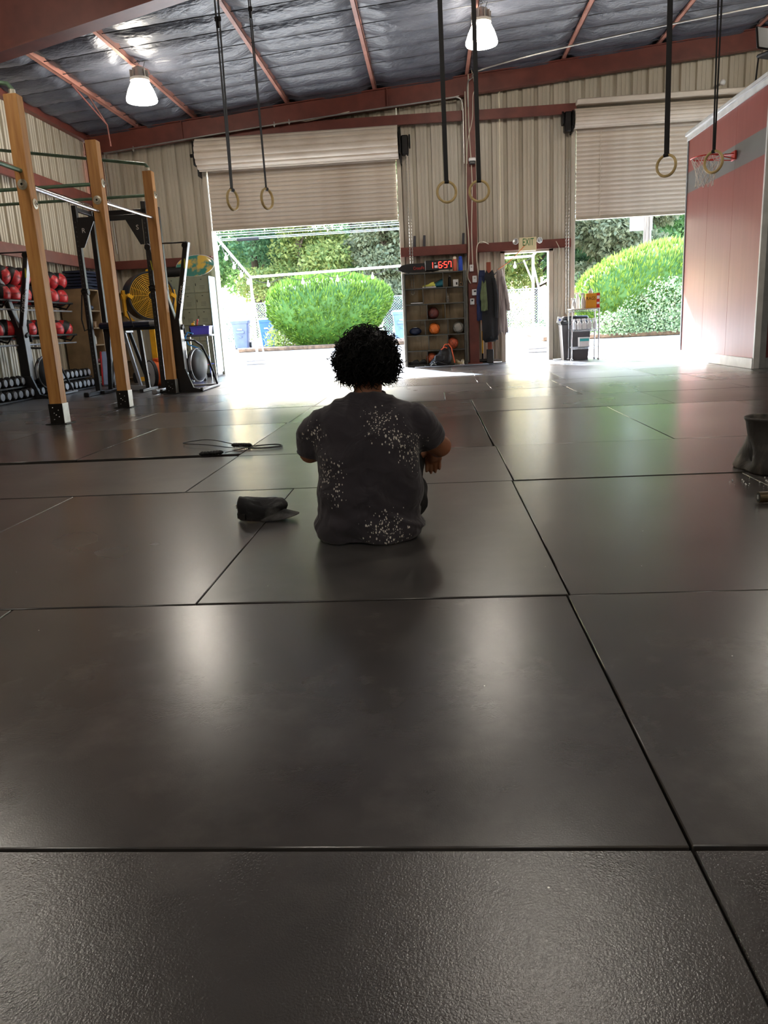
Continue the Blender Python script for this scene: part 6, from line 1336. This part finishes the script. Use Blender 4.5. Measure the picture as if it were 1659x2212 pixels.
for (c, ax) in (((-.2405, .0805, .351), (-.2, .2, -1)), ((.2505, .089, .378), (.35, .35, -.9))):
    a_ = Vector(ax).normalized(); q = Vector((0, 0, 1)).rotation_difference(a_).to_matrix(); m = MB(); m.tube([Vector(c) + q @ Vector((.066 * math.cos(t), .066 * math.sin(t), 0)) for t in [2 * PI * i / 28 for i in range(28)]], .005, 8, closed=True); m.build('sleeve_hem', SHIRT, sh_o)
# trousers and shoes
p = MB(); p.sphere((0, .01, .1), (.165, .11, .09), 24, 14)
for s_ in (-1, 1):
    f_ = 1 if s_ > 0 else .8; hip, kn, an = Vector((s_ * .09, .04, .11)), Vector((s_ * .165 * f_, .40, .27)), Vector((s_ * .10, .64, .09))
    cap_tube(p, [hip, hip.lerp(kn, .35), hip.lerp(kn, .7), kn, kn.lerp(an, .3), kn.lerp(an, .7), an], [.1, .095, .078, .066, .062, .052, .046])
    cap_tube(p, [(s_ * .12 * f_, .02, .1), (s_ * .158 * f_, .1, .12), (s_ * .165 * f_, .2, .16)], [.075, .08, .07])
pme = remesh(p, .008, 6)
for v in pme.vertices:
    v.co += v.normal * (.006 * nz(v.co.x * 12, v.co.y * 12, v.co.z * 14)); v.co.z = max(.004, v.co.z)
pme.materials.append(PANT); pme.polygons.foreach_set('use_smooth', [True] * len(pme.polygons)); obj('trousers', pme, pr)
for s_ in (-1, 1):
    sh0 = MB(); secs = []
    for (yy, w, h) in ((-.1, .03, .09), (-.07, .04, .11), (0, .042, .1), (.06, .045, .065), (.13, .045, .05), (.17, .025, .035)): secs.append([(w * math.cos(a), yy, .004 + h / 2 + h / 2 * math.sin(a)) for a in [2 * PI * i / 16 for i in range(16)]])
    sh0.loft(secs); sh0.build('shoe', BLKR, pr, (s_ * .1, .66, 0), (0, 0, -s_ * .2))
# curly hair
hr = MB(); rgh = random.Random(12); hc = Vector((.004, .118, .732)); secs = []
def hsurf(d): return hc + Vector((d.x * .122, d.y * .122, d.z * (.115 if d.z > 0 else .104))) * (1 + .16 * nz(d.x * 3.2, d.y * 3.2, d.z * 3.2 + 9))
vs = []; 
for i in range(1, 14):
    t = -PI / 2 * .86 + (PI / 2 * 1.86) * i / 14
    secs.append([tuple(hsurf(Vector((math.cos(t) * math.cos(a), math.cos(t) * math.sin(a), math.sin(t))))) for a in [2 * PI * j / 30 for j in range(30)]])
hr.loft(secs)
for k in range(1700):
    while True:
        d = rnd_dir(rgh)
        if not (d.y > .55 and d.z < .3) and not (d.z < -.72): break
    base = hsurf(d) - Vector((d.x, d.y, d.z)) * .02; out = Vector((d.x, d.y, d.z)) * .6 + Vector((0, -.05, -.55 + .3 * max(0, d.z))); out = (out + rnd_dir(rgh) * .45).normalized()
    u = out.orthogonal().normalized(); w = out.cross(u); r_ = rgh.uniform(.006, .014); tn = rgh.uniform(1.0, 2.2); ln = rgh.uniform(.03, .066); ph = rgh.uniform(0, 6.28); pts = []
    n_ = 12
    for i in range(n_): q = i / (n_ - 1); a = ph + tn * 2 * PI * q; rr_ = r_ * min(1, q * 3 + .3); pts.append(base + out * ln * q + u * rr_ * math.cos(a) + w * rr_ * math.sin(a) + Vector((0, 0, -.012 * q * q)))
    hr.tube(pts, [.0019] * (n_ - 2) + [.0014, .0007], 4, cap=False)
for k in range(170):     # stray curls standing away from the mass
    while True:
        d = rnd_dir(rgh)
        if not (d.y > .5) and d.z > -.75: break
    base = hsurf(d) - d * .01; u = d.cross(rnd_dir(rgh)).normalized(); r_ = rgh.uniform(.008, .016); pts = []; e_ = rgh.uniform(3.2, 6.0)
    for i in range(14): q = i / 13; a = e_ * q; pts.append(base + d * (r_ * 1.6 * math.sin(a * .9) + .022 * q) + u * (r_ * (1 - math.cos(a))) + Vector((0, 0, -.02 * q)))
    hr.tube(pts, .0013, 4, cap=False)
ho = hr.build('hair', HAIR, pr, angle=180)
